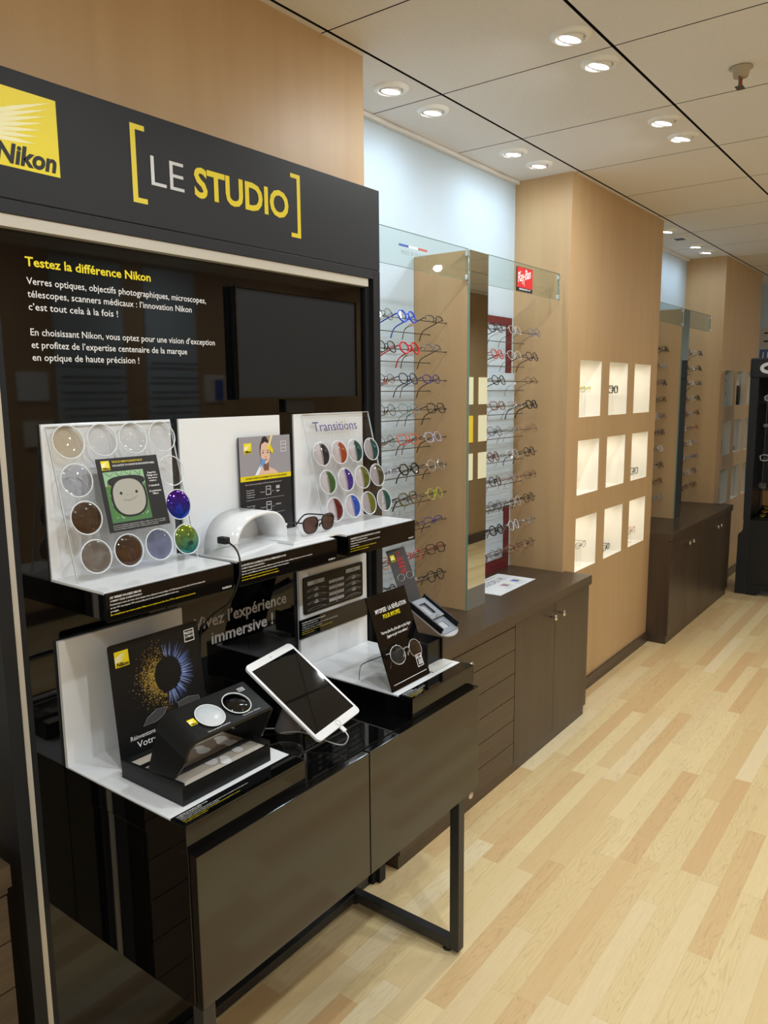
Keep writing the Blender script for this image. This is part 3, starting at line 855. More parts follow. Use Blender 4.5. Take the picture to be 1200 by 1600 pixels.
rb = thing('brand_sign', 'square ruby sign with white script lettering on the glass fascia', 'sign', (3.16, 1.598, 2.067))
part(rb, 'plate', MB().box((3.085, 1.5985, 2.0665), (3.236, 1.6020, 2.1685), 0, 0.0008), M_INK, True)
part(rb, 'colour_field', MB().box((3.0865, 1.5978, 2.0825), (3.2345, 1.5986, 2.1665)), M_RED, True)
b = MB()
t2 = MB(); put_text(t2, 'Ray-Ban', 0, 0, 0.040, 0.126, 0.0008, 0, 0.008, 0.3, spacing=0.9)
t2.moved(Matrix.Translation((0.010, 0.036, 0)) @ Matrix.Rotation(rad(13), 4, 'Z')); b.add(t2.v, t2.f)
b.tube([(0.016, 0.070, 0.0010), (0.028, 0.082, 0.0010), (0.048, 0.080, 0.0010)], 0.0022, 6, 0, False, 0.3)
b.tube([(0.066, 0.052, 0.0010), (0.061, 0.034, 0.0010), (0.068, 0.024, 0.0010)], 0.002, 6, 0, False, 0.3)
put_text(b, 'GENUINE SINCE 1937', 0.074, 0.0055, 0.007, 0.11, 0.0008, 0, 0.02, 0, 'c', 2)
part(rb, 'lettering', on_face(3.086, 1.5978, 2.067, b), M_LETTER, True)

# maroon bordered poster low on the white wall, with a white board in front of its middle
po = thing('framed_poster', 'maroon-bordered white poster on the alcove wall behind the eyeglasses', 'poster', (3.18, YW - 0.01, 0.7285))
b = MB(); x0, x1, z0, z1 = 2.86, 3.525, 0.729, 1.995
b.box((x0, YW - 0.016, z1 - 0.04), (x1, YW - 0.0005, z1)); b.box((x0, YW - 0.016, z0), (x1, YW - 0.0005, z0 + 0.062))
b.box((x0, YW - 0.016, z0 + 0.062), (x0 + 0.045, YW - 0.0005, z1 - 0.04)); b.box((x1 - 0.052, YW - 0.016, z0 + 0.062), (x1, YW - 0.0005, z1 - 0.04))
part(po, 'border', b, M_MAROON, True)
part(po, 'sheet', MB().box((x0 + 0.045, YW - 0.010, z0 + 0.062), (x1 - 0.052, YW - 0.0005, z1 - 0.04)), M_WALL, True)
solo('backing_board', MB().box((2.88, YW - 0.024, 1.06), (3.545, YW - 0.0165, 1.725)), M_WALL, 'white textured board covering the middle of the maroon-bordered poster', 'board', (3.2, YW - 0.02, 1.06))

ROD_Y, ROD2_Y, ROD_Z0, ROD_P = 1.705, 1.784, 1.908, 0.1137
def rack(x0, x1, label, up_r):
    t = thing('eyewear_rack', label, 'rack', ((x0 + x1) / 2, 1.75, 0.80))
    for i in range(10):
        z = ROD_Z0 - ROD_P * i
        part(t, 'rod', MB().tube([(x0, ROD_Y, z), (x1, ROD_Y, z)], 0.0019, 8).tube([(x1 - 0.003, ROD_Y, z), (x1, ROD_Y, z)], 0.0035, 8), M_RODM, True)
        part(t, 'rod', MB().tube([(x0, ROD2_Y, z - 0.041), (x1, ROD2_Y, z - 0.041)], 0.0019, 8).tube([(x1 - 0.003, ROD2_Y, z - 0.041), (x1, ROD2_Y, z - 0.041)], 0.0032, 8), M_RODM, True)
    for xx in (x0 + 0.004,):
        for yy in (ROD_Y + 0.003, ROD2_Y + 0.003):
            part(t, 'upright', MB().tube([(xx, yy, ZW1), (xx, yy, ROD_Z0 + 0.012)], 0.0014, 6), M_RODM, True)
        for zz in (ROD_Z0 - 0.06, ROD_Z0 - 5 * ROD_P - 0.06, ROD_Z0 - 9 * ROD_P - 0.06):
            part(t, 'bracket', MB().tube([(xx, ROD_Y + 0.003, zz), (xx, YW - 0.001, zz)], 0.0016, 6), M_RODM, True)
    return t
rack(1.994, 2.686, 'steel rod eyewear rack behind the tricolour fascia', 1)
rack(2.842, 3.528, 'steel rod eyewear rack behind the ruby sign', 1)
rack(4.930, 5.541, 'far steel rod eyewear rack touching the niche pillar', 1)
rack(5.696, 6.440, 'far steel rod eyewear rack touching the far beech pillar', 1)
# ------------------------------------------------------------------ things standing on the brand display
TILT = math.atan2(0.308, 0.077)
C_T, S_T = math.cos(TILT), math.sin(TILT)
def on_tilt(o, u, v, w):
    """point of a leaning board: u along it, v up it, w out of its face"""
    return (o[0] + u, o[1] + v * C_T - w * S_T, o[2] + v * S_T + w * C_T)

def holder(o, w, h, label, depth=0.075):
    t = thing('acrylic_holder', label, 'display holder', o, (TILT, 0, 0))
    part(t, 'sheet', MB().box((0, 0, -0.004), (w, h, 0.0)), M_ACRYL)
    e = MB()
    e.box((-0.0008, 0, -0.004), (0.0, h, 0.0)); e.box((w, 0, -0.004), (w + 0.0008, h, 0.0)); e.box((0, h, -0.004), (w, h + 0.0008, 0.0))
    part(t, 'polished_edge', e, M_ACRYLEDGE)
    f = MB(); f.add([(0, 0, 0), (w, 0, 0), (w, 0, -0.003), (0, 0, -0.003)], [(0, 1, 2, 3)])
    return t

def lens_mb(r, bulge=0.004, seg=36, half=False):
    b = MB()
    prof = [(0.0001, bulge), (r * 0.35, bulge * 0.9), (r * 0.7, bulge * 0.55), (r * 0.95, bulge * 0.1), (r, -0.001), (r * 0.97, -0.002), (0.0001, -0.002)]
    b.lathe(prof, seg)
    if half:
        for i, f in enumerate(b.f):
            c = sum((b.v[k] for k in f), Vector()) / len(f)
            b.m[i] = 1 if c.x > 0 else 0
    return b
def rim_mb(r, seg=36):
    b = MB(); b.tube([(r * math.cos(2 * PI * k / seg), r * math.sin(2 * PI * k / seg), 0) for k in range(seg)], 0.0012, 6, 0, True)
    return b

oL = (0.820, 1.381, 1.2656)
holder(oL, 0.300, 0.318, 'large leaning clear acrylic holder with round sun lenses and jungle card')
RL = 0.0325
UL = [(0.040, 0.117, 0.192, 0.268), (0.041, 0.0, 0.0, 0.274), (0.045, 0, 0, 0.275), (0.049, 0.126, 0.203, 0.278)]
VL = (0.2845, 0.205, 0.1268, 0.0462)
m_brown = clear('sun_lens_brown', (0.40, 0.29, 0.20), 1.0, 1.5, 0.10, (0.12, 0.07, 0.035))
m_brown2 = clear('sun_lens_chestnut', (0.38, 0.25, 0.17), 1.0, 1.6, 0.10, (0.12, 0.06, 0.03))
m_taupe = clear('sun_lens_taupe', (0.64, 0.58, 0.53), 1.0, 1.5, 0.06, (0.3, 0.26, 0.22))
m_grad = clear('sun_lens_blue_grey', (0.60, 0.61, 0.74), 1.0, 1.5, 0.06, (0.3, 0.32, 0.45))
m_smoke = clear('sun_lens_pale_smoke', (0.87, 0.88, 0.91), 1.0, 1.5, 0.0)
m_cream = clear('sun_lens_pale_cream', (0.94, 0.90, 0.83), 1.0, 1.5, 0.0)
m_clear = clear('sun_lens_clear', (0.998, 0.998, 1.0), 0.6, 1.5, 0.0)
m_blue = mirror_tint('sun_lens_blue_mirror', (20, 70, 190), (86, 30, 150), 0.8)
m_green = mirror_tint('sun_lens_green_mirror', (40, 130, 130), (140, 160, 40), 0.8)
for r, c, mt, lab in ((0, 0, m_cream, 'pale cream round lens at the top corner of the acrylic holder'),
                      (0, 1, m_clear, 'colourless round lens next to the pale cream one'),
                      (0, 2, m_clear, 'colourless round lens above the jungle card, two along from the cream one'),
                      (0, 3, m_clear, 'colourless round lens at the top corner beside the dark panel'),
                      (1, 0, m_smoke, 'pale smoke round lens below the cream lens'),
                      (1, 3, m_clear, 'colourless round lens just above the blue mirrored lens'),
                      (2, 0, m_brown, 'dark brown round lens below the pale smoke lens'),
                      (2, 3, m_blue, 'blue and violet mirrored round lens beside the jungle card'),
                      (3, 0, m_taupe, 'taupe round lens at the bottom corner of the acrylic holder'),
                      (3, 1, m_brown2, 'chestnut mirrored round lens in the bottom row below the jungle card'),
                      (3, 2, m_grad, 'blue-grey graded round lens in the bottom row'),
                      (3, 3, m_green, 'green mirrored round lens under the blue mirrored one')):
    t = thing('sun_lens', lab, 'lens', on_tilt(oL, UL[r][c], VL[r], 0.003), (TILT, 0, 0), 'round sun lenses in the leaning acrylic holder')
    part(t, 'lens', lens_mb(RL), mt)
    part(t, 'acrylic_rim', rim_mb(RL + 0.0018), M_ACRYLEDGE)

# jungle card clipped on the holder
oc = on_tilt(oL, 0.0875, 0.0875, 0.008)
jc = thing('jungle_card', 'black card with a grey smiling creature in a green jungle on the acrylic holder', 'card', oc, (TILT, 0, 0))
cw, ch = 0.151, 0.156
part(jc, 'card', MB().box((0, 0, -0.0015), (cw, ch, 0.0)), M_INK)
mj = [mat('jungle_green', (72, 118, 70), 0.5), mat('jungle_light', (146, 186, 146), 0.5), mat('creature_grey', (168, 166, 156), 0.5), M_INK, mat('leaf_green', (86, 140, 48), 0.5), mat('leaf_rust', (160, 110, 60), 0.5)]
b = MB()
pw_, ph_ = 0.098, 0.108; px_, py_ = 0.010, 0.019
rect(b, px_, py_, px_ + pw_, py_ + ph_, 0, 0.0004)
rect(b, px_, py_ + ph_ * 0.72, px_ + pw_, py_ + ph_, 1, 0.0006)
rr = random.Random(3)
for k in range(90):
    x = px_ + rr.uniform(0.004, pw_ - 0.004); y = py_ + (rr.uniform(0.004, 0.036) if k < 60 else rr.uniform(0.03, 0.075))
    if k >= 60: x = px_ + rr.choice((rr.uniform(0.003, 0.015), rr.uniform(pw_ - 0.014, pw_ - 0.003)))
    a = rr.uniform(0.6, 2.5); L_ = rr.uniform(0.007, 0.014)
    dx, dy = math.cos(a) * L_, math.sin(a) * L_
    x = min(max(x, px_ + 0.012), px_ + pw_ - 0.012) if k < 60 else x
    pts = [(x, y, 0.0008), (x + dx * 0.5 - dy * 0.14, y + dy * 0.5 + dx * 0.14, 0.0008), (min(max(x + dx, px_), px_ + pw_), min(y + dy, py_ + ph_), 0.0008), (x + dx * 0.5 + dy * 0.14, y + dy * 0.5 - dx * 0.14, 0.0008)]
    b.flat(pts, 5 if rr.random() < 0.12 else (4 if rr.random() < 0.75 else 1))
for k in range(4):
    b.tube([(px_ + 0.004 + 0.024 * k, py_ + ph_ - 0.002, 0.001), (px_ + 0.016 + 0.024 * k, py_ + ph_ - 0.010 - 0.002 * (k % 2), 0.001), (px_ + 0.024 + 0.022 * k, py_ + ph_ - 0.002, 0.001)], 0.0007, 4, 3, False, 0.3)
def blob(cx, cy, rx, ry, z, mi, n=2.4):
    pts = []
    for k in range(36):
        a = 2 * PI * k / 36; ca, sa = math.cos(a), math.sin(a)
        pts.append((cx + rx * math.copysign(abs(ca) ** (2 / n), ca), cy + ry * math.copysign(abs(sa) ** (2 / n), sa), z))
    b.flat(pts, mi)
cx_, cy_ = px_ + pw_ * 0.53, py_ + ph_ * 0.48
blob(cx_, cy_, 0.044, 0.043, 0.0010, 3); blob(cx_, cy_ + 0.034, 0.0455, 0.012, 0.0011, 3)
blob(cx_, cy_, 0.039, 0.039, 0.0013, 2)
for sx in (-0.019, 0.019): b.disc((cx_ + sx, cy_ + 0.009, 0.0016), 0.0032, 16, 3)
for sx in (-0.005, 0.004): b.disc((cx_ + sx, cy_ + 0.004, 0.0016), 0.0007, 8, 3)
b.tube([(cx_ - 0.016, cy_ - 0.005, 0.0016), (cx_ - 0.006, cy_ - 0.008, 0.0016), (cx_ + 0.006, cy_ - 0.007, 0.0016), (cx_ + 0.019, cy_ + 0.0, 0.0016)], 0.0006, 4, 3, False, 0.3)
part(jc, 'picture', b, mj)
b = MB()
camera_logo(b, 0.010, 0.131, 0.020, 2, 3, 4)
put_text(b, 'TESTEZ LES VERRES POLARISANTS NIKON', 0.036, 0.1455, 0.004, 0.075, bold=0.02, res=1, mi=1)
put_text(b, 'UNE QUALIT\u00c9 ET UN CONFORT DE VISION EXCEPTIONNELS', 0.036, 0.1375, 0.004, 0.105, bold=0.02, res=1)
for s, y in (('Regardez', 0.116), ('l\u2019image avec', 0.110), ('des verres', 0.104), ('solaires :', 0.098), ('1/ standards', 0.087), ('2/ polarisants', 0.075), ('Nikon', 0.069)):
    put_text(b, s, 0.129, y, 0.0040, None, bold=0.02, res=1, align='c')
for k in range(3):
    put_text(b, 'Les verres polarisants suppriment les reflets et offrent une vision confortable', 0.010, 0.0125 - 0.004 * k, 0.0022, 0.13 - 0.02 * (k == 2), res=1)
part(jc, 'lettering', b, [M_LETTER, M_YELLOWD, M_YELLOW, M_YPALE, M_INK])

# half-tinted lens board
oR = (1.563, 1.380, 1.2656)
hR = holder(oR, 0.293, 0.322, 'smaller leaning clear acrylic board of twelve half-tinted lenses')
b = MB(); put_text(b, 'Transitions', 0.032, 0.272, 0.027, 0.192, 0.0008)
b.flat([(0.168, 0.262, 0.001), (0.170, 0.262, 0.001), (0.176, 0.304, 0.001), (0.1735, 0.304, 0.001)], 1)
part(hR, 'lettering', b, [M_PURPLE, mat('lettering_ochre', (190, 170, 70), 0.4)])
UR = [(0.043, 0.120, 0.191, 0.268), (0.045, 0.124, 0.199, 0.271), (0.052, 0.130, 0.204, 0.280)]
VR = (0.207, 0.127, 0.0485)
tints = [[('grey', (62, 56, 60)), ('orange', (178, 82, 40)), ('petrol green', (34, 84, 80)), ('dark teal', (44, 86, 88))],
         [('leaf green', (78, 110, 58)), ('violet', (84, 56, 150)), ('olive gold', (112, 116, 44)), ('olive grey', (90, 84, 62))],
         [('burgundy', (112, 36, 38)), ('royal blue', (52, 92, 190)), ('gold and violet', (126, 122, 40)), ('deep green', (44, 92, 84))]]
m_half = clear('half_lens_pale', (0.90, 0.86, 0.86), 1.0, 1.5, 0.25, (0.80, 0.74, 0.76))
rown = ('top', 'middle', 'bottom')
for r in range(3):
    for c in range(4):
        nm, colr = tints[r][c]
        lc = tuple(lin(x) for x in colr)
        mt = clear('half_lens_' + nm.replace(' ', '_'), lc, 1.0, 1.5, 0.5, lc)
        t = thing('photochromic_lens', 'half clear, half %s round lens in the %s row of the acrylic board' % (nm, rown[r]), 'lens',
                  on_tilt(oR, UR[r][c], VR[r], 0.003), (TILT, 0, 0), 'half-tinted lenses on the acrylic board')
        part(t, 'lens', lens_mb(0.0320, 0.004, 36, True), [m_half, mt])
        part(t, 'acrylic_rim', rim_mb(0.0335), M_ACRYLEDGE)

# white arched lamp box with its lead
dm = thing('lamp_box', 'white arched lamp box open at the front on the middle shelf', 'lamp box', (1.285, 1.338, 1.2644), (0, 0, rad(14)))
def arch(rx, rz, n=28, ex=2.5):
    pts = []
    for k in range(n + 1):
        a = PI * k / n; ca, sa = math.cos(a), math.sin(a)
        pts.append((-rx * math.copysign(abs(ca) ** (2 / ex), ca), rz * abs(sa) ** (2 / ex)))
    return pts
o_ = arch(0.118, 0.088); i_ = arch(0.112, 0.080); dpt = 0.088; n_ = len(o_)
b = MB()
vs = [(x, 0.0, z) for x, z in o_] + [(x, 0.0, z) for x, z in i_] + [(x * 1.0, dpt, z * 1.04) for x, z in o_] + [(x, dpt, z) for x, z in i_]
fs = []
for k in range(n_ - 1):
    fs += [(k, k + 1, n_ + k + 1, n_ + k), (k + 1, k, 2 * n_ + k, 2 * n_ + k + 1), (n_ + k, n_ + k + 1, 3 * n_ + k + 1, 3 * n_ + k), (2 * n_ + k + 1, 2 * n_ + k, 3 * n_ + k, 3 * n_ + k + 1)]
b.add(vs, fs, 0, True)
part(dm, 'hood', b, M_WHITE)
part(dm, 'back_wall', MB().prism([(x * 0.995, dpt - 0.004, z * 0.995 + 0.0) for x, z in o_], (0, 0.004, 0)), M_WHITE)
part(dm, 'base', MB().box((-0.112, 0.002, 0.0), (0.112, dpt - 0.005, 0.003)), M_WHITE)
b = MB(); b.tube([(-0.121, 0.060, 0.012), (-0.128, 0.040, 0.020), (-0.122, 0.000, 0.030), (-0.112, -0.010, 0.034)], 0.0012, 6)
part(dm, 'seam', b, mat('seam_grey', (190, 194, 198), 0.4))
b = MB(); b.disc((0.06, dpt - 0.0045, 0), 0.002)
cbl = MB()
P0 = [(1.150, 1.318, 1.306), (1.152, 1.290, 1.292), (1.148, 1.272, 1.268), (1.141, 1.268, 1.230), (1.139, 1.30, 1.17), (1.150, 1.38, 1.12), (1.158, 1.43, 1.07), (1.172, 1.455, 1.00), (1.165, 1.462, 0.93), (1.150, 1.462, 0.86), (1.149, 1.455, 0.812)]
def smooth(P, n=6):
    P = [Vector(p) for p in P]; out = []
    for i in range(len(P) - 1):
        p0, p1, p2, p3 = P[max(i - 1, 0)], P[i], P[i + 1], P[min(i + 2, len(P) - 1)]
        for k in range(n):
            t = k / n
            out.append(0.5 * ((2 * p1) + (p2 - p0) * t + (2 * p0 - 5 * p1 + 4 * p2 - p3) * t * t + (3 * p1 - p0 - 3 * p2 + p3) * t ** 3))
    out.append(P[-1]); return out
cbl.tube(smooth(P0), 0.0021, 8)
cable = thing('power_cable', 'thin black cable with angled plug hanging from the white lamp box', 'cable', (1.15, 1.318, 1.30))
part(cable, 'lead', cbl, M_BLACKMATT, True)
b = MB(); b.box((1.144, 1.314, 1.298), (1.160, 1.342, 1.314), 0, 0.003); part(cable, 'plug', b, M_BLACKMATT, True)

solo('display_tray', MB().box((1.352, 1.300, 1.2642), (1.530, 1.452, 1.272), 0, 0.001), M_WHITE, 'thin white tray under the wraparound glasses on the middle shelf', 'tray', (1.44, 1.38, 1.2642))

# brochure board with portrait
br = thing('brochure_board', 'grey and black brochure board with a portrait, behind the arched lamp box', 'brochure', (1.323, 1.4505, 1.2645), (rad(89.2), 0, 0))
bw, bh = 0.183, 0.262
part(br, 'board', MB().box((0, 0, -0.004), (bw, bh, 0)), mat('brochure_black', (30, 31, 35), 0.4))
pm = [mat('portrait_grey', (150, 146, 152), 0.5), M_YELLOWD, mat('portrait_skin', (222, 184, 162), 0.5), mat('portrait_hair', (52, 40, 34), 0.5), mat('portrait_light', (224, 232, 242), 0.5), mat('portrait_blue', (96, 150, 214), 0.5), mat('portrait_lip', (178, 92, 88), 0.5), mat('portrait_shade', (120, 84, 70), 0.5), mat('portrait_beam', (236, 214, 150), 0.5)]
b = MB()
hb = 0.162
rect(b, 0, hb, bw, bh, 0, 0.0004); rect(b, 0, hb - 0.013, bw, hb, 1, 0.0005)
fx, fy = 0.090, hb + 0.056
b.flat([(fx - 0.040, hb + 0.0003, 0.0006), (fx + 0.046, hb + 0.0003, 0.0006), (fx + 0.034, hb + 0.010, 0.0006), (fx + 0.012, hb + 0.019, 0.0006), (fx - 0.008, hb + 0.019, 0.0006), (fx - 0.026, hb + 0.010, 0.0006)], 2)
b.flat([(fx - 0.007, hb + 0.010, 0.0008), (fx + 0.012, hb + 0.010, 0.0008), (fx + 0.011, hb + 0.034, 0.0008), (fx - 0.008, hb + 0.034, 0.0008)], 7)
def oval(cx, cy, rx, ry, mi, z): b.flat([(cx + rx * math.cos(2 * PI * k / 28), cy + ry * math.sin(2 * PI * k / 28), z) for k in range(28)], mi)
oval(fx, fy + 0.008, 0.0195, 0.031, 3, 0.0009); oval(fx - 0.001, fy + 0.034, 0.010, 0.009, 3, 0.0009)
b.flat([(fx - 0.017, fy + 0.006, 0.0011), (fx - 0.015, fy - 0.014, 0.0011), (fx - 0.007, fy - 0.026, 0.0011), (fx + 0.001, fy - 0.029, 0.0011), (fx + 0.009, fy - 0.025, 0.0011), (fx + 0.016, fy - 0.012, 0.0011), (fx + 0.0175, fy + 0.008, 0.0011), (fx + 0.013, fy + 0.024, 0.0011), (fx, fy + 0.029, 0.0011), (fx - 0.013, fy + 0.023, 0.0011)], 2)
for sx in (-0.008, 0.009):
    oval(fx + sx, fy + 0.001, 0.0034, 0.0016, 3, 0.0013); rect(b, fx + sx - 0.0045, fy + 0.006, fx + sx + 0.0045, fy + 0.0072, 3, 0.0013)
oval(fx + 0.001, fy - 0.010, 0.0022, 0.0012, 7, 0.0013); oval(fx + 0.001, fy - 0.017, 0.006, 0.0019, 6, 0.0013)
b.flat([(fx + 0.006, fy + 0.012, 0.0015), (fx + 0.012, fy + 0.008, 0.0015), (fx + 0.030, fy + 0.047, 0.0015), (fx + 0.022, fy + 0.047, 0.0015)], 8)
b.flat([(fx + 0.008, fy + 0.014, 0.0016), (fx + 0.026, fy - 0.004, 0.0016), (fx + 0.029, fy + 0.006, 0.0016), (fx + 0.018, fy + 0.022, 0.0016)], 1)
b.flat([(fx - 0.040, hb + 0.0005, 0.0015), (fx - 0.028, hb + 0.0005, 0.0015), (fx - 0.004, fy - 0.022, 0.0015), (fx - 0.012, fy - 0.018, 0.0015)], 4)
b.flat([(fx - 0.022, hb + 0.018, 0.0016), (fx - 0.003, fy - 0.026, 0.0016), (fx - 0.001, fy - 0.020, 0.0016), (fx - 0.014, fy - 0.012, 0.0016)], 5)
part(br, 'portrait', b, pm)
b = MB()
camera_logo(b, 0.016, bh - 0.042, 0.026, 2, 3, 4)
frame_rect(b, bw - 0.036, bh - 0.044, bw - 0.015, bh - 0.016, 0.0012, 0, 0.0009)
put_text(b, 'PURE', bw - 0.0255, bh - 0.027, 0.0045, 0.014, 0.0009, 0, 0.01, 0, 'c', 1); put_text(b, 'ULTIMATE', bw - 0.0255, bh - 0.036, 0.0035, 0.016, 0.0009, 0, 0.01, 0, 'c', 1)
put_text(b, 'CHOISISSEZ LE NIVEAU DE TRAITEMENT DONT VOUS AUREZ LE BESOIN', bw / 2, hb - 0.0085, 0.0042, 0.150, 0.0009, 4, 0.02, 0, 'c', 1)
put_text(b, 'Nos solutions pour prot\u00e9ger des UV et de la lumi\u00e8re bleue nocive', 0.016, hb - 0.023, 0.003, 0.130, 0.0009, 0, 0, 0, 'l', 1)
for k in range(3):
    yb = hb - 0.034 - 0.041 * k
    for q in range(4 if k < 2 else 2):
        put_text(b, ('Une protection', 'des rayons UV', 'et lumi\u00e8re bleue', 'de haut niveau')[q], 0.018, yb - 0.006 * q - 0.004, 0.0032, None, 0.0009, 0, 0, 0, 'l', 1)
    put_text(b, 'Traitement', 0.066, yb - 0.012, 0.0028, None, 0.0009, 0, 0, 0, 'l', 1)
    frame_rect(b, 0.087, yb - 0.020, 0.105, yb + 0.003, 0.0012, 0, 0.0009)
    put_text(b, 'PURE', 0.096, yb - 0.007, 0.0035, 0.011, 0.0009, 0, 0.01, 0, 'c', 1)
    put_text(b, 'avec', 0.110, yb - 0.012, 0.0028, None, 0.0009, 0, 0, 0, 'l', 1)
    if k != 1:
        put_text(b, 'SEE', 0.131, yb - 0.006, 0.0075, 0.014, 0.0009, 0, 0.02, 0, 'c', 1); put_text(b, 'UV+', 0.131, yb - 0.015, 0.004, 0.012, 0.0009, 0, 0.04, 0, 'c', 1)
    else:
        put_text(b, 'CHROMIC', 0.131, yb - 0.009, 0.004, 0.020, 0.0009, 0, 0, 0, 'c', 1)
    rect(b, 0.016, yb - 0.0285, bw - 0.030, yb - 0.0281, 0, 0.0009)
rect(b, 0.090, 0.012, 0.138, 0.023, 1, 0.0009)
for q in (0.147, 0.158): b.disc((q, 0.020, 0.0009), 0.0035, 14, 0)
part(br, 'lettering', b, [M_LETTER, M_YELLOWD, M_YELLOW, M_YPALE, M_INK])

# lens thickness chart and its label on the lower white plate
dg = thing('lens_chart', 'black rounded chart of white lens profiles on the lower back plate', 'chart', (1.546, 1.4575, 1.012), FACE)
dw_, dh_ = 0.267, 0.108
def rrect(w, h, r, n=5):
    pts = []
    for cx, cy, a0 in ((w - r, h - r, 0), (r, h - r, PI / 2), (r, r, PI), (w - r, r, 3 * PI / 2)):
        for k in range(n + 1):
            a = a0 + PI / 2 * k / n; pts.append((cx + r * math.cos(a), cy + r * math.sin(a), 0))
    return pts
part(dg, 'board', MB().prism(rrect(dw_, dh_, 0.006), (0, 0, 0.004)), M_BLACK)
b = MB(); zf = 0.0046
rect(b, 0.016, dh_ - 0.026, 0.088, dh_ - 0.014, 0, zf); rect(b, 0.186, dh_ - 0.022, 0.254, dh_ - 0.010, 0, zf)
put_text(b, '-6.00', 0.052, dh_ - 0.0225, 0.005, None, zf + 0.0004, 1, 0.01, 0, 'c', 1); put_text(b, '+4.00', 0.220, dh_ - 0.0185, 0.005, None, zf + 0.0004, 1, 0.01, 0, 'c', 1)
for k, s in enumerate(('Standard', 'Aminci', 'Fin', 'Ultra fin')):
    y = 0.070 - 0.0185 * k
    rect(b, 0.108, y, 0.176, y + 0.0095, 0, zf); put_text(b, s, 0.142, y + 0.003, 0.0035, None, zf + 0.0004, 1, 0.01, 0, 'c', 1)
    put_text(b, ('1.5', '1.6', '1.67', '1.74')[k], 0.142, y - 0.0055, 0.0038, None, zf, 0, 0.01, 0, 'c', 1)
    rect(b, 0.012, y - 0.0065, 0.258, y - 0.0061, 0, zf)
    for x0, sgn in ((0.014, 1), (0.182, -1)):
        up, dn = [], []
        for q in range(13):
            u = q / 12 - 0.5; th = (0.0020 + 0.016 * u * u * (1 - 0.12 * k)) if sgn > 0 else (0.0085 * (1 - 0.15 * k) * (1 - 4 * u * u) + 0.001)
            yc = y - 0.0045 + 0.009 * (1 - 4 * u * u) * 0.6
            up.append((x0 + 0.078 * (q / 12), yc + th * 0.5, zf)); dn.append((x0 + 0.078 * (q / 12), yc - th * 0.5, zf))
        for q in range(12): b.flat([dn[q], dn[q + 1], up[q + 1], up[q]], 2)
    if k < 3:
        for x0 in (0.052, 0.222):
            b.disc((x0, y - 0.004, zf + 0.0003), 0.0035, 12, 0, 0.010); b.disc((x0, y - 0.0005, zf + 0.0003), 0.0040, 12, 0, 0.005)
part(dg, 'lettering', b, [mat('chart_grey', (176, 176, 178), 0.4), M_INK, mat('profile_grey', (92, 94, 100), 0.3)])
dl = thing('caption_plate', 'black caption plate with small print below the lens chart', 'caption plate', (1.526, 1.4575, 0.945), FACE)
part(dl, 'plate', MB().box((0, 0, 0), (0.307, 0.055, 0.005), 0, 0.0006), M_BLACKGLOSS)
b = MB(); small_print(b, 0.307, 0.055, 'LES VERRES AMINCIS POUR VOTRE CONFORT', ('COMMENT UTILISER LE D\u00c9MONSTRATEUR ?', 'Comparez l\u2019\u00e9paisseur des verres selon votre correction et choisissez l\u2019indice.', 'Des verres plus esth\u00e9tiques et plus l\u00e9gers.'), ('Retrouvez un confort visuel gr\u00e2ce aux verres fins Nikon et l\u00e9gers.', 'Parlez-en \u00e0 votre opticien.'))
b.moved(Matrix.Translation((0, 0, 0.005)))
part(dl, 'lettering', b, [M_LETTER, M_YELLOWD])

# iris picture card behind the lens bridge
ai = math.atan2(0.262, 0.026)
ic = thing('iris_card', 'black card with a gold and blue iris standing behind the lens bridge', 'card', (0.872, 1.353, 0.8575), (ai, 0, 0))
iw, ih = 0.235, 0.264
part(ic, 'card', MB().prism(rrect(iw, ih, 0.006), (0, 0, -0.002)), mat('card_black', (17, 17, 18), 0.45, ior=1.38))
b = MB(); rr = random.Random(11)
cx_, cy_ = 0.140, 0.166
for k in range(170):
    a = rr.uniform(-PI / 2 - 0.12, PI / 2 + 0.15); r0 = rr.uniform(0.034, 0.039); r1 = rr.uniform(0.052, 0.074)
    da = rr.uniform(0.010, 0.024); mi = rr.choice((0, 0, 1, 1, 2))
    z = 0.0005 + 0.000004 * k
    b.flat([(cx_ + r0 * math.cos(a - da), cy_ + r0 * 1.12 * math.sin(a - da), z), (cx_ + r1 * math.cos(a), cy_ + r1 * 1.08 * math.sin(a), z), (cx_ + r0 * math.cos(a + da), cy_ + r0 * 1.12 * math.sin(a + da), z)], mi)
for k in range(1200):
    a = rr.gauss(PI * 1.02, 0.72); q = abs(rr.gauss(0, 1)); r0 = 0.036 + 0.020 * q
    if r0 > 0.11: continue
    x, y = cx_ + r0 * math.cos(a), cy_ + r0 * 1.12 * math.sin(a)
    if x > cx_ + 0.004 or x < 0.012 or y > ih - 0.006: continue
    s = rr.uniform(0.0004, 0.0014); t_ = rr.uniform(0, PI)
    dx, dy = math.cos(t_) * s, math.sin(t_) * s
    b.flat([(x - dx, y - dy, 0.0006), (x + dy, y - dx, 0.0006), (x + dx, y + dy, 0.0006), (x - dy, y + dx, 0.0006)], 3 if rr.random() < 0.75 else 4)
for k in range(110):
    x, y = cx_ + rr.gauss(-0.004, 0.014), rr.uniform(0.058, 0.118); s = rr.uniform(0.0003, 0.0009)
    b.flat([(x - s, y, 0.0006), (x, y - s, 0.0006), (x + s, y, 0.0006), (x, y + s, 0.0006)], 3)
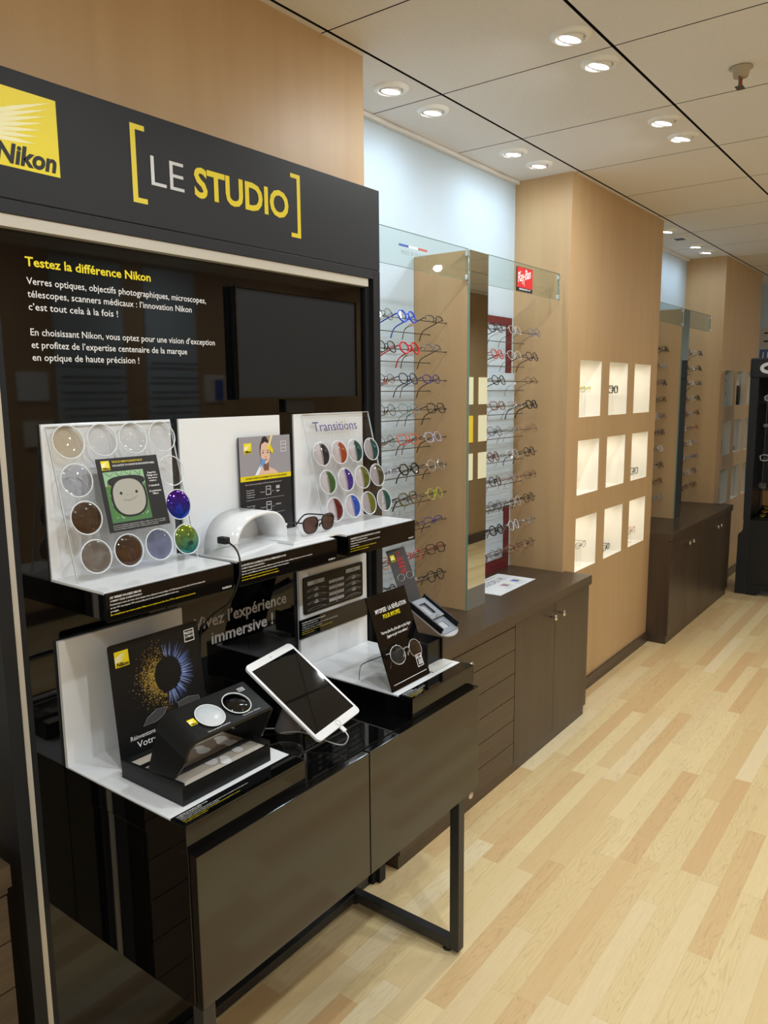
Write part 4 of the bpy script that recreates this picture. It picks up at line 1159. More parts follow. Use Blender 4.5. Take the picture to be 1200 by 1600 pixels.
for sx, pts in ((1, [(0.012, 0.010), (0.014, -0.006), (0.034, -0.016), (0.060, -0.020), (0.074, -0.010), (0.070, 0.008), (0.040, 0.014)]), (-1, [(0.018, 0.010), (0.028, -0.006), (0.050, -0.013), (0.082, -0.013), (0.070, 0.002), (0.045, 0.013)])):
    q = [(cx_ + 0.004 + sx * u, 0.085 + v, 0.0012) for u, v in pts]
    b.flat(q if sx < 0 else q, 5)
    b.tube(q, 0.0006, 4, 6, True, 0.4)
part(ic, 'picture', b, [mat('iris_blue', (92, 116, 176), 0.5), mat('iris_pale', (150, 168, 210), 0.5), mat('iris_deep', (46, 62, 116), 0.5), mat('gold_fleck', (168, 134, 50), 0.4), mat('gold_pale', (212, 190, 110), 0.4), mat('print_lens_grey', (66, 66, 68), 0.4), mat('print_lens_edge', (170, 170, 164), 0.4)])
b = MB()
camera_logo(b, 0.013, 0.214, 0.034, 2, 3, 4)
frame_rect(b, iw - 0.042, 0.222, iw - 0.014, 0.250, 0.002, 0, 0.0008)
put_text(b, 'PRESIO', iw - 0.028, 0.239, 0.006, 0.026, 0.0009, 0, 0.03, 0, 'c', 1); put_text(b, 'ULTIMATE', iw - 0.028, 0.231, 0.005, 0.026, 0.0009, 0, 0.03, 0, 'c', 1)
put_text(b, 'R\u00e9inventons', 0.028, 0.050, 0.010, 0.062, 0.0008, 0, 0.0, 0); put_text(b, 'Votre Vision', 0.042, 0.031, 0.014, 0.115, 0.0008, 0, 0.004, 0)
part(ic, 'lettering', b, [M_LETTER, M_YELLOWD, M_YELLOW, M_YPALE, M_INK])

# black lens bridge on its wedge base
lb_ = thing('lens_bridge', 'black wedge-based bridge stand holding two round lenses over a printed sheet', 'lens demonstrator', (0.853, 1.13, 0.8575))
Lx = 0.232
b = MB()
def wedge(x0, x1, y0, y1, za, zb, z0=0.0):
    """bar whose top slopes from za at y0 to zb at y1"""
    b.prism([(x0, y0, z0), (x0, y1, z0), (x0, y1, zb), (x0, y0, za)], (x1 - x0, 0, 0))
zt = lambda y: 0.058 - 0.115 * y
for x0, x1 in ((0, 0.006), (Lx - 0.006, Lx)): wedge(x0, x1, 0, 0.195, zt(0) - 0.012, zt(0.195) + 0.002)
wedge(0.006, Lx - 0.006, 0.0, 0.006, 0.036, 0.036); wedge(0.006, Lx - 0.006, 0.189, 0.195, 0.034, 0.034)
wedge(0.006, Lx - 0.006, 0.006, 0.189, 0.004, 0.004)
part(lb_, 'base', b, M_BLACK)
b = MB(); b.box((0.006, 0.050, 0.036), (Lx - 0.006, 0.056, 0.042)); b.box((0.006, 0.142, 0.030), (Lx - 0.006, 0.147, 0.036))
part(lb_, 'cross_bar', b, M_BLACK)
b = MB()
b.add([(0.0065, 0.006, 0.034), (Lx - 0.0065, 0.006, 0.034), (Lx - 0.0065, 0.189, 0.027), (0.0065, 0.189, 0.027)], [(0, 1, 2, 3)], 0)
b.add([(0.0065, 0.006, 0.031), (Lx - 0.0065, 0.006, 0.031), (Lx - 0.0065, 0.189, 0.024), (0.0065, 0.189, 0.024)], [(3, 2, 1, 0)], 0)
rr = random.Random(5)
for k in range(40):
    b.flat([(0.010, 0.062 + 0.0019 * k, 0.0320 - 0.0000727 * k + 0.0008), (Lx - 0.01, 0.062 + 0.0019 * k, 0.0320 - 0.0000727 * k + 0.0008), (Lx - 0.01, 0.0631 + 0.0019 * k, 0.0320 - 0.0000727 * k + 0.0008), (0.010, 0.0631 + 0.0019 * k, 0.0320 - 0.0000727 * k + 0.0008)], 1)
for k in range(14):
    x, y = rr.uniform(0.03, 0.20), rr.uniform(0.02, 0.13); r = rr.uniform(0.010, 0.016)
    z = 0.034 - 0.0383 * y + 0.0012 + 0.00005 * k
    b.flat([(x + r * math.cos(2 * PI * q / 24), y + r * math.sin(2 * PI * q / 24), z - 0.0383 * r * math.sin(2 * PI * q / 24)) for q in range(24)], 2)
    b.tube([(x + r * math.cos(2 * PI * q / 24), y + r * math.sin(2 * PI * q / 24), z) for q in range(24)], 0.0005, 4, 3, True)
part(lb_, 'printed_sheet', b, [mat('sheet_sand', (206, 196, 182), 0.35), mat('sheet_line', (150, 128, 108), 0.4), mat('sheet_bokeh', (240, 240, 240), 0.35), M_LETTER])
# the bridge itself: an inverted U bent from sheet, its top falling towards the front
b = MB(); th = 0.006
def U(off):
    pts = [(0.0 + off, 0.0)]; R = 0.036 - off
    for k in range(9):
        a = PI - PI / 2 * k / 8; pts.append((0.036 + R * math.cos(a), 1.0, R * math.sin(a) - 0.036))
    pts2 = [(Lx - off, 1.0, -off)] ; return pts, pts2
def bridge_pt(x, lift, y):
    z = 0.128 + 0.42 * (y - 0.0) + lift
    return (x, y, z)
prof = []
R = 0.034
prof.append((0.0, None))
outer, inner = [], []
outer.append((0.0, 'f')); inner.append((th, 'f'))
for k in range(9):
    a = PI - PI / 2 * k / 8
    outer.append((R + R * math.cos(a), R * math.sin(a) - R)); inner.append((R + (R - th) * math.cos(a), (R - th) * math.sin(a) - R))
for k in range(6):
    a = PI / 2 - PI / 2 * k / 5; r2 = 0.008
    outer.append((Lx - r2 + r2 * math.cos(a), r2 * math.sin(a) - r2)); inner.append((Lx - r2 + (r2 - th) * math.cos(a), (r2 - th) * math.sin(a) - r2))
outer.append((Lx, 'f')); inner.append((Lx - th, 'f'))
ya, yb_ = -0.012, 0.072
def pt(q, y):
    x, l_ = q
    return (x, y + (0.034 if l_ == 'f' else 0.0), zt(max(y + 0.03, 0.02)) - 0.006 if l_ == 'f' else 0.126 + 0.44 * (y - ya) + l_)
n_ = len(outer)
vs = [pt(q, ya) for q in outer] + [pt(q, ya) for q in inner] + [pt(q, yb_) for q in outer] + [pt(q, yb_) for q in inner]
fs = []
for k in range(n_ - 1):
    fs += [(k + 1, k, n_ + k, n_ + k + 1), (k, k + 1, 2 * n_ + k + 1, 2 * n_ + k), (n_ + k + 1, n_ + k, 3 * n_ + k, 3 * n_ + k + 1), (2 * n_ + k, 2 * n_ + k + 1, 3 * n_ + k + 1, 3 * n_ + k)]
b.add(vs, fs, 0)
part(lb_, 'bridge', b, M_BLACK)
sl = math.atan(0.44)
def top_m(x, y, up): return Matrix.Translation((x, y, 0.126 + 0.44 * (y - ya) + up)) @ Matrix.Rotation(sl, 4, 'X')
b = MB(); camera_logo(b, 0, 0, 0.017, 1, 2, 3); b.moved(top_m(0.044, 0.020, 0.0006))
b2 = MB(); put_text(b2, 'Verre progressif standard', 0, 0, 0.0035, 0.056, res=1); b2.moved(top_m(0.062, -0.008, 0.0006)); b.add(b2.v, b2.f, 0)
b2 = MB(); put_text(b2, 'Verre Presio Ultimate', 0, 0, 0.0035, 0.048, res=1); b2.moved(top_m(0.155, -0.006, 0.0006)); b.add(b2.v, b2.f, 0)
b2 = MB(); frame_rect(b2, 0, 0, 0.016, 0.010, 0.0012); put_text(b2, 'ULTIMATE', 0.008, 0.003, 0.004, 0.012, 0.0008, 0, 0.02, 0, 'c', 1); b2.moved(top_m(0.196, 0.050, 0.0006)); b.add(b2.v, b2.f, 0)
part(lb_, 'lettering', b, [M_LETTER, M_YELLOW, M_YPALE, M_INK])
base_l = Vector((0.853, 1.13, 0.8575))
for x, y, mt, lab in ((0.094, 0.024, clear('demo_lens_reflection', (0.90, 0.94, 0.96), 1.0, 1.9, 0.6, (0.86, 0.90, 0.94)), 'round lens painted with a bright reflection on the lens bridge, next to its yellow badge'),  # ceiling lamp reflection painted in as a pale lens body colour
                      (0.166, 0.026, clear('demo_lens_smoke', (0.20, 0.19, 0.22), 1.0, 1.6), 'dark round lens on the lens bridge, beside the bright one')):
    q = top_m(x, y, 0.0035)
    t = thing('demonstration_lens', lab, 'lens', base_l + q.translation, (sl, 0, 0), 'lenses set in the black bridge')
    part(t, 'lens', lens_mb(0.030, 0.006), mt); part(t, 'edge', rim_mb(0.0305), M_ACRYLEDGE)

# clear lens disc, tablet on its cone stand
cd = thing('clear_lens', 'clear uncut lens lying on the black desk in front of the tablet', 'lens', (1.196, 1.205, 0.8065))
part(cd, 'lens', MB().lathe([(0.0001, 0.006), (0.03, 0.0065), (0.046, 0.009), (0.0485, 0.007), (0.0485, 0.002), (0.046, -0.001), (0.0001, -0.0012)], 40), M_LENS); part(cd, 'rim', rim_mb(0.0485).moved(Matrix.Translation((0, 0, 0.005))), mat('lens_rim_dark', (70, 74, 78), 0.15))

tw, thh = 0.174, 0.2506
tm = Matrix(((0.992, -0.123, 0.021), (0.113, 0.816, -0.566), (0.053, 0.564, 0.824)))
tb = thing('tablet', 'white tablet with black screen tilted on a small cone stand', 'tablet', (1.2777, 1.2096, 0.9363), tm.to_euler())
pts = [(x - tw / 2, y - thh / 2, -0.0062) for x, y, _ in rrect(tw, thh, 0.012, 6)]
part(tb, 'body', MB().prism(pts, (0, 0, 0.0062)), mat('tablet_white', (226, 226, 226), 0.18))
part(tb, 'screen', MB().box((-0.080, -0.1055, 0.0), (0.080, 0.1055, 0.0006)), M_SCREENG)
b = MB(); b.tube([(0.0072 * math.cos(2 * PI * k / 24), -0.1155 + 0.0072 * math.sin(2 * PI * k / 24), 0.0002) for k in range(24)], 0.0005, 4, 0, True)
part(tb, 'home_button', b, mat('button_ring', (150, 150, 152), 0.3))
b = MB(); b.disc((0, 0.1150, 0.0003), 0.0016, 12); part(tb, 'camera_lens', b, M_INK)
pl = MB(); pl.box((-0.006, -thh / 2 - 0.016, -0.0058), (0.006, -thh / 2 - 0.0005, -0.0008), 0, 0.002)
pg = thing('charging_cable', 'white charging cable plugged into the foot of the tablet', 'cable', (1.2777, 1.2096, 0.9363), tm.to_euler())
part(pg, 'plug', pl, M_WHITEM)
ld = MB(); Pq = [(0, -thh / 2 - 0.014, -0.0035), (0, -thh / 2 - 0.030, -0.012), (-0.002, -thh / 2 - 0.022, -0.045), (-0.012, -0.060, -0.088), (-0.04, -0.02, -0.115)]
ld.tube(smooth(Pq), 0.0015, 6); part(pg, 'lead', ld, M_WHITEM)
st = thing('tablet_stand', 'light grey cone stand behind the white tablet', 'stand', (1.305, 1.292, 0.8045))
ax = Vector((-0.030, -0.055, 0.105))
nb = []
b = MB(); vs = []; seg = 28
for fr_, r in ((0.0, 0.034), (0.08, 0.0335), (1.0, 0.020)):
    c_ = Vector((0, 0, 0)) + ax * fr_
    for k in range(seg):
        a = 2 * PI * k / seg
        if fr_ == 0: p = Vector((r * math.cos(a), r * math.sin(a), 0))
        else:
            e1 = Vector((1, 0, 0)) * (1 - fr_) + (tm @ Vector((1, 0, 0))) * fr_; e2 = Vector((0, 1, 0)) * (1 - fr_) + (tm @ Vector((0, 1, 0))) * fr_
            p = c_ + e1 * r * math.cos(a) + e2 * r * math.sin(a)
        vs.append(p)
fs = [(i * seg + k, i * seg + (k + 1) % seg, (i + 1) * seg + (k + 1) % seg, (i + 1) * seg + k) for i in range(2) for k in range(seg)]
b.add(vs, fs, 0, True); b.add(vs[:seg], [list(range(seg))[::-1]]); b.add(vs[-seg:], [list(range(seg))])
part(st, 'cone', b, mat('stand_grey', (176, 176, 178), 0.35))
sc = MB(); sc.tube(smooth([(1.275, 1.31, 0.811), (1.245, 1.345, 0.812), (1.215, 1.40, 0.811), (1.20, 1.45, 0.810)]), 0.0018, 6)
solo('stand_cable', sc, M_WHITEM, 'short pale cable running back from the tablet stand', 'cable', (1.245, 1.345, 0.806))

# myopia sign with round glasses in front
am = math.atan2(0.240, 0.088)
ms = thing('myopia_sign', 'leaning black sign with white and yellow heading on the low plinth', 'sign', (1.538, 1.137, 0.8588), (am, 0, 0))
mw_, mh_ = 0.176, 0.256
part(ms, 'panel', MB().box((0, 0, -0.003), (mw_, mh_, 0.0)), mat('sign_black', (8, 8, 9), 0.06, ior=1.35))
b = MB()
put_text(b, 'MYOPSEE : LA R\u00c9V\u00c9LATION', 0.022, mh_ - 0.050, 0.0115, 0.138, 0.0008, 0, 0.012, 0, 'l', 2)
put_text(b, 'POUR MYOPES', 0.086, mh_ - 0.068, 0.0115, 0.076, 0.0008, 1, 0.012, 0, 'c', 2)
put_text(b, 'Verres plus fin, plus plat et plus l\u00e9ger', 0.088, mh_ - 0.106, 0.008, 0.134, 0.0008, 0, 0.012, 0, 'c', 1)
put_text(b, 'Jugez-en par vous-m\u00eame !', 0.088, mh_ - 0.119, 0.008, 0.096, 0.0008, 0, 0.012, 0, 'c', 1)
frame_rect(b, 0.132, 0.030, 0.160, 0.064, 0.002, 0, 0.0008)
put_text(b, 'Myop', 0.146, 0.052, 0.009, 0.027, 0.0010, 0, 0.04, 0, 'c', 1); put_text(b, 'SEE', 0.148, 0.036, 0.012, 0.019, 0.0010, 0, 0.03, 0, 'c', 1)
rect(b, 0.012, 0.014, 0.165, 0.0155, 0, 0.0007)
part(ms, 'lettering', b, [M_LETTER, M_YELLOW])
part(ms, 'peg', MB().tube([(0.064, 0.098, 0.0), (0.064, 0.098, 0.014)], 0.0022, 8), M_RODM)

# sloping black lens slide with the red-print card behind it
ts = math.atan2(0.066, 0.120)
sd = thing('lens_slide', 'raised black slide tray holding two grey window cards at the plinth end', 'lens demonstrator', (1.742, 1.112, 0.957), (ts, 0, 0))
sw, sl_ = 0.090, 0.150
b = MB(); pts = [(0.0, sl_, 0), (0, 0.020, 0)] + [(sw / 2 - sw / 2 * math.cos(PI * k / 10), 0.020 - 0.028 * math.sin(PI * k / 10), 0) for k in range(1, 10)] + [(sw, 0.020, 0), (sw, sl_, 0)]
b.prism(pts, (0, 0, 0.004)); part(sd, 'plate', b, mat('slide_grey', (168, 170, 174), 0.3))
for x in (0.0, sw - 0.006):
    b = MB(); b.box((x, 0.012, 0.0042), (x + 0.006, sl_, 0.022), 0, 0.0015); part(sd, 'side_rail', b, M_BLACK)
mc = mat('window_card_grey', (126, 132, 142), 0.4)
for y0, y1, z in ((0.006, 0.066, 0.0045), (0.062, 0.142, 0.012)):
    b = MB(); x0, x1 = 0.009, sw - 0.009
    b.box((x0, y0, z), (x0 + 0.020, y1, z + 0.002)); b.box((x1 - 0.020, y0, z), (x1, y1, z + 0.002)); b.box((x0 + 0.020, y0, z), (x1 - 0.020, y0 + 0.017, z + 0.002)); b.box((x0 + 0.020, y1 - 0.017, z), (x1 - 0.020, y1, z + 0.002))
    part(sd, 'window_card', b, mc)
b = MB(); b.lathe([(0.0, 0.0), (0.004, 0.0), (0.004, 0.006), (0.0, 0.007)], 12, 0, 'z', (0.045, 0.064, 0.014)); part(sd, 'pin', b, M_CHROME)
b = MB()
for x in (0.004, sw - 0.010):
    m_ = Matrix.Rotation(-ts, 4, 'X')
    q = MB().box((x, 0.055, -0.0992), (x + 0.006, 0.145, -0.03)); q.v = [m_ @ p for p in q.v]; b.add(q.v, q.f)
q = MB().box((0.010, 0.060, -0.0990), (sw - 0.010, 0.066, -0.035)); q.v = [m_ @ p for p in q.v]; b.add(q.v, q.f)
part(sd, 'stand', b, M_BLACK)
ar = math.atan2(0.145, 0.060)
rc = thing('red_print_card', 'dark grey card with glowing red lettering behind the slide tray', 'card', (1.748, 1.250, 1.026), (ar, 0, 0))
rw, rh = 0.090, 0.166
part(rc, 'card', MB().box((0, 0, -0.0015), (rw, rh, 0)), mat('card_charcoal', (54, 54, 56), 0.45))
b = MB(); camera_logo(b, 0.009, rh - 0.036, 0.020, 2, 3, 4)
put_text(b, 'LA', 0.050, rh - 0.022, 0.014, 0.018, 0.0008, 1, 0.0, 0, 'c'); put_text(b, 'SEE', 0.050, rh - 0.058, 0.026, 0.032, 0.0008, 1, 0.0, 0, 'c'); put_text(b, 'LIFE', 0.050, rh - 0.076, 0.013, 0.028, 0.0008, 1, 0.0, 0, 'c')
rect(b, 0.034, rh - 0.029, 0.066, rh - 0.0275, 1, 0.0008)
for sx in (-1, 1):
    b.tube([(0.050 + sx * (0.022 + 0.017 * math.cos(a)), rh - 0.086 + 0.010 * math.sin(a), 0.0009) for a in [k * 2 * PI / 18 for k in range(18)]], 0.0006, 4, 0, True, 0.4)
part(rc, 'lettering', b, [M_LETTER, M_REDGLOW, M_YELLOW, M_YPALE, M_INK])
wc = thing('sheet_card', 'white printed card lying on the low plinth beside the myopia sign', 'card', (1.722, 1.130, 0.8592), (0, 0, rad(2)))
part(wc, 'card', MB().box((0.0, 0.0, 0.0), (0.108, 0.118, 0.002), 0, 0.0006), mat('card_cream', (214, 214, 208), 0.35))
b = MB()
for k in range(5): put_text(b, 'verres fins et plats  1.67  1.74', 0.012, 0.100 - 0.018 * k, 0.004, 0.08, 0.0024, 0, 0, 0, 'l', 1)
part(wc, 'lettering', b, mat('print_grey', (150, 146, 138), 0.5))

# printed sheet on the worktop
ps = thing('printed_sheet', 'white sale notice with small pictures lying on the near worktop', 'paper', (2.985, 1.602, ZW1 + 0.0004), (0, 0, rad(1.5)))
part(ps, 'sheet', MB().box((0, 0, 0), (0.375, 0.205, 0.0006)), M_PAPER)
b = MB(); put_text(b, 'SOLDES 1\u20ac', 0.10, 0.120, 0.040, 0.20, 0.0010, 0, -0.004); rect(b, 0.02, 0.184, 0.30, 0.187, 0, 0.0009)
for x0, cols in ((0.16, (1, 2, 3)), (0.27, (2, 2, 3))):
    for k, c in enumerate(cols): rect(b, x0 + 0.02 * k, 0.050, x0 + 0.019 + 0.02 * k, 0.088, c, 0.0010)
    for k in range(2): put_text(b, 'monture + verres', x0 - 0.03, 0.036 - 0.014 * k, 0.007, 0.08, 0.0010, 0, 0, 0, 'l', 1)
part(ps, 'lettering', b, [mat('print_slate', (96, 104, 120), 0.5), mat('print_orange', (226, 150, 120), 0.5), mat('print_denim', (110, 134, 196), 0.5), mat('print_straw', (230, 226, 180), 0.5)])
# ------------------------------------------------------------------ eyeglasses
SHAPES = {
    'round':      (0.0228, 0.0222, 2.0, 0.0),
    'panto':      (0.0240, 0.0215, 2.3, 0.14),
    'oval':       (0.0250, 0.0175, 2.1, 0.0),
    'square':     (0.0250, 0.0195, 3.6, 0.08),
    'rectangular': (0.0265, 0.0165, 3.6, 0.05),
    'aviator':    (0.0265, 0.0210, 2.6, 0.24),
    'hexagonal':  (0.0255, 0.0220, 'hex', 0.0),
    'octagonal':  (0.0240, 0.0225, 'oct', 0.0),
    'wide':       (0.0290, 0.0235, 3.0, 0.08),
}
def outline(shape, n=26):
    a, b_, ex, tap = SHAPES[shape]
    pts = []
    if ex in ('hex', 'oct'):
        m = 6 if ex == 'hex' else 8
        cs = [(a * math.cos(2 * PI * k / m + (0 if m == 6 else PI / 8)), b_ * 1.06 * math.sin(2 * PI * k / m + (0 if m == 6 else PI / 8))) for k in range(m)]
        per = 4
        for k in range(m):
            p, q = cs[k], cs[(k + 1) % m]
            for t in range(per): pts.append((p[0] + (q[0] - p[0]) * (t + 0.5) / per, p[1] + (q[1] - p[1]) * (t + 0.5) / per))
        return pts
    for k in range(n):
        t = 2 * PI * k / n; c, s = math.cos(t), math.sin(t)
        x = a * math.copysign(abs(c) ** (2 / ex), c); y = b_ * math.copysign(abs(s) ** (2 / ex), s)
        pts.append((x * (1 + tap * y / b_ * 0.5), y))
    return pts

FCOL = {
    'navy': (24, 34, 70), 'bright blue': (26, 76, 214), 'black': (18, 18, 20), 'red': (196, 22, 34), 'grey': (96, 98, 104), 'dark grey': (52, 54, 60),
    'orange': (206, 84, 44), 'lilac': (176, 172, 204), 'silver': (188, 190, 196), 'teal': (70, 128, 124), 'olive': (92, 84, 54), 'lime': (196, 216, 50),
    'purple': (58, 50, 118), 'brown': (92, 58, 38), 'tortoise': (110, 70, 40), 'amber': (178, 104, 54), 'crystal': (206, 206, 208), 'rose gold': (190, 140, 116), 'gold': (190, 156, 84),
    'blue-grey': (92, 104, 140), 'dark brown': (50, 34, 28), 'plum': (62, 34, 56), 'white': (226, 226, 228), 'burgundy': (92, 24, 34), 'yellow': (222, 226, 60),
}
FM = {}
def fmat(c):
    if c not in FM:
        FM[c] = mat('frame_' + c.replace(' ', '_').replace('-', '_'), FCOL[c], 0.18, metal=0.7 if c in ('silver', 'gold', 'rose gold') else 0.0)
    return FM[c]
M_TAG = mat('price_tag', (216, 176, 156), 0.5)
M_TAGW = mat('price_tag_white', (220, 218, 216), 0.5)
M_PAD = clear('nose_pad', (0.9, 0.9, 0.88), 1.0, 1.4, 0.2, (0.8, 0.8, 0.78))
M_DARKLENS = clear('dark_lens', (0.42, 0.32, 0.30), 1.0, 1.6, 0.06, (0.04, 0.02, 0.02))
GEO = {}
def glasses_geo(shape, thick, half):
    """meshes of one design: front (rims, bridge, lugs), lens, right temple, left temple, tag"""
    key = (shape, thick, half)
    if key in GEO: return GEO[key]
    a, b_, ex, tap = SHAPES[shape]
    rim = {'thin': 0.0010, 'medium': 0.0019, 'thick': 0.0029}[thick]
    cxl = a + 0.0090
    ol = outline(shape)
    fr = MB()
    for s in (-1, 1):
        loop = [(s * (cxl + x), -0.0006 - 0.0035 * (x / a) if x > 0 else -0.0006, y) for x, y in ol]
        loop = [(s * (cxl + x), 0.004 * ((x + a) / (2 * a)) ** 2, y) for x, y in ol]
        if half:
            up_ = [p for p in loop if p[2] > -b_ * 0.25]
            k0 = max(range(len(loop)), key=lambda i: (loop[i][2] <= -b_ * 0.25, i))
            arc = [loop[(k0 + 1 + i) % len(loop)] for i in range(len(loop))]
            arc = [p for p in arc if p[2] > -b_ * 0.25]
            fr.tube(arc, rim, 6)
        else:
            fr.tube(loop, rim, 6, 0, True)
        ex_ = cxl + a * (1 + tap * 0.2)
        fr.tube([(s * (ex_ - 0.001), 0.004, b_ * 0.42), (s * (ex_ + 0.004), 0.006, b_ * 0.45), (s * (ex_ + 0.0055), 0.011, b_ * 0.45)], max(rim, 0.0013), 6)
        fr.tube([(s * 0.0085, 0.001, 0.000), (s * 0.0075, 0.006, -0.003), (s * 0.0080, 0.009, -0.009)], 0.0022, 6)
    fr.tube([(-0.0098, 0.0, b_ * 0.30), (-0.004, -0.0006, b_ * 0.45), (0.004, -0.0006, b_ * 0.45), (0.0098, 0.0, b_ * 0.30)], max(rim * 0.9, 0.0012), 6)
    lens = {}
    for s in (-1, 1):
        lb2 = MB(); n = len(ol)
        lb2.prism([(s * (cxl + x * 0.985), 0.004 * ((x + a) / (2 * a)) ** 2, y * 0.985) for x, y in (ol if s > 0 else ol[::-1])], (0, 0.0014, 0))
        lens[s] = lb2.mesh('lens', M_LENS)
    tm_ = {}
    ex_ = cxl + a * (1 + tap * 0.2) + 0.0055; z0 = b_ * 0.45
    tr = {'thin': 0.0011, 'medium': 0.0019, 'thick': 0.0026}[thick]
    for s in (-1, 1):
        t2 = MB()
        P = smooth([(s * ex_, 0.011, z0), (s * (ex_ + 0.001), 0.05, z0), (s * (ex_ - 0.001), 0.098, z0 - 0.002), (s * (ex_ - 0.004), 0.116, z0 - 0.012), (s * (ex_ - 0.007), 0.134, z0 - 0.034)], 3)
        rr_ = [tr * (1 + 0.6 * max(0, i / len(P) - 0.65)) for i in range(len(P))]
        t2.tube(P, rr_, 6, 0, False, 0.55, (0, 0, 1))
        tm_[s] = t2
    tg = MB(); tg.box((-ex_ - 0.0035, 0.052, z0 - 0.006), (-ex_ + 0.0025, 0.080, z0 + 0.004), 0, 0.001)
    GEO[key] = (fr, lens, tm_, tg, z0)
    return GEO[key]

G_MESH = {}
def eyeglasses(shape, thick, col, tcol, loc, rot, label, group, half=False, tag_=None, lens_m=None, name='eyeglasses', small=False):
    fr, lens, tm_, tg, z0 = glasses_geo(shape, thick, half)
    t = thing(name, label, 'eyeglasses', loc, rot, group)
    def add(nm, key, mb, m, lab=None):
        k = (shape, thick, half, key, m.name)
        if k not in G_MESH: G_MESH[k] = mb.mesh(nm, m)
        o = bpy.data.objects.new(nm, G_MESH[k]); COL.objects.link(o); o.parent = t
        if lab: o['label'] = lab
        return o
    add('frame_front', 'f', fr, fmat(col))
    tl = '%s temple' % tcol if tcol != col else None
    for s in (-1, 1): add('temple', s, tm_[s], fmat(tcol), tl)
    for s in (-1, 1):
        o = bpy.data.objects.new('lens', lens[s]); COL.objects.link(o); o.parent = t
        if lens_m:
            if (key := ('dk', shape, s, half, lens_m.name)) not in G_MESH:
                m2 = lens[s].copy(); m2.materials[0] = lens_m; G_MESH[key] = m2
            o.data = G_MESH[key]
    if tag_: add('price_tag', 'tag', tg, M_TAG if tag_ == 'p' else M_TAGW, 'pinkish price tag' if tag_ == 'p' else 'white price tag')
    return t

ROWN = ('top', 'second', 'third', 'fourth', 'fifth', 'sixth', 'seventh', 'eighth', 'ninth', 'bottom')
HANG = rad(-21)
def hang(row, x, d, group, where, yaw=0.0, dz=0.0):
    shape, thick, col, tcol = d[:4]
    half = 'half' in d[4:]; tg = 'p' if 'p' in d[4:] else ('w' if 'w' in d[4:] else None)
    extra = next((e for e in d[4:] if e not in ('half', 'p', 'w')), None)
    c = extra or (col + (' and ' + tcol if tcol != col else ''))
    lab = '%s %s eyeglasses on the %s rod %s' % (c, shape, ROWN[row], where)
    z = ROD_Z0 - ROD_P * row
    eyeglasses(shape, thick, col, tcol, (x, ROD_Y - 0.0168, z + 0.0058 + dz), (HANG, 0, yaw), lab, group, half, tg)

# left rack of the near alcove: (x, design) row by row
RA = 'left of the mirror'
A = [
    [(2.245, ('round', 'thin', 'dark grey', 'black', 'p')), (2.395, ('octagonal', 'thick', 'bright blue', 'bright blue')), (2.582, ('rectangular', 'medium', 'dark grey', 'black', 'p', 'half'))],
    [(2.262, ('panto', 'medium', 'black', 'red', 'p')), (2.410, ('octagonal', 'thick', 'red', 'red')), (2.572, ('aviator', 'medium', 'grey', 'black', 'w', 'half'))],
    [(2.258, ('oval', 'thin', 'burgundy', 'black', 'p')), (2.402, ('panto', 'medium', 'navy', 'black', 'p')), (2.560, ('oval', 'medium', 'purple', 'black'))],
    [(2.258, ('round', 'thin', 'black', 'white', 'p')), (2.405, ('panto', 'thin', 'teal', 'black', 'w')), (2.592, ('square', 'medium', 'black', 'black', 'p'))],
    [(2.256, ('round', 'thin', 'grey', 'black', 'p')), (2.398, ('square', 'medium', 'orange', 'black', 'p')), (2.572, ('square', 'medium', 'lilac', 'black'))],
    [(2.270, ('round', 'thin', 'lilac', 'lilac', 'w')), (2.405, ('hexagonal', 'thick', 'black', 'black')), (2.592, ('round', 'medium', 'silver', 'black', 'w'))],
    [(2.400, ('wide', 'thick', 'olive', 'black')), (2.585, ('round', 'thin', 'lime', 'black', 'p'))],
    [(2.255, ('round', 'thin', 'dark brown', 'dark brown')), (2.410, ('rectangular', 'medium', 'brown', 'black')), (2.575, ('square', 'medium', 'purple', 'purple', 'half', 'w'))],
    [(2.275, ('panto', 'medium', 'amber', 'amber')), (2.420, ('oval', 'thin', 'red', 'red')), (2.590, ('square', 'medium', 'dark brown', 'red', 'w'))],
    [(2.265, ('round', 'medium', 'black', 'black')), (2.590, ('panto', 'medium', 'black', 'dark brown', 'w'))],
]
rj = random.Random(21)
for r, row in enumerate(A):
    for x, d in row:
        hang(r, x, d, 'eyeglasses on the rack left of the near mirror', RA, rad(rj.uniform(-5, 5)))
RB = 'right of the mirror'
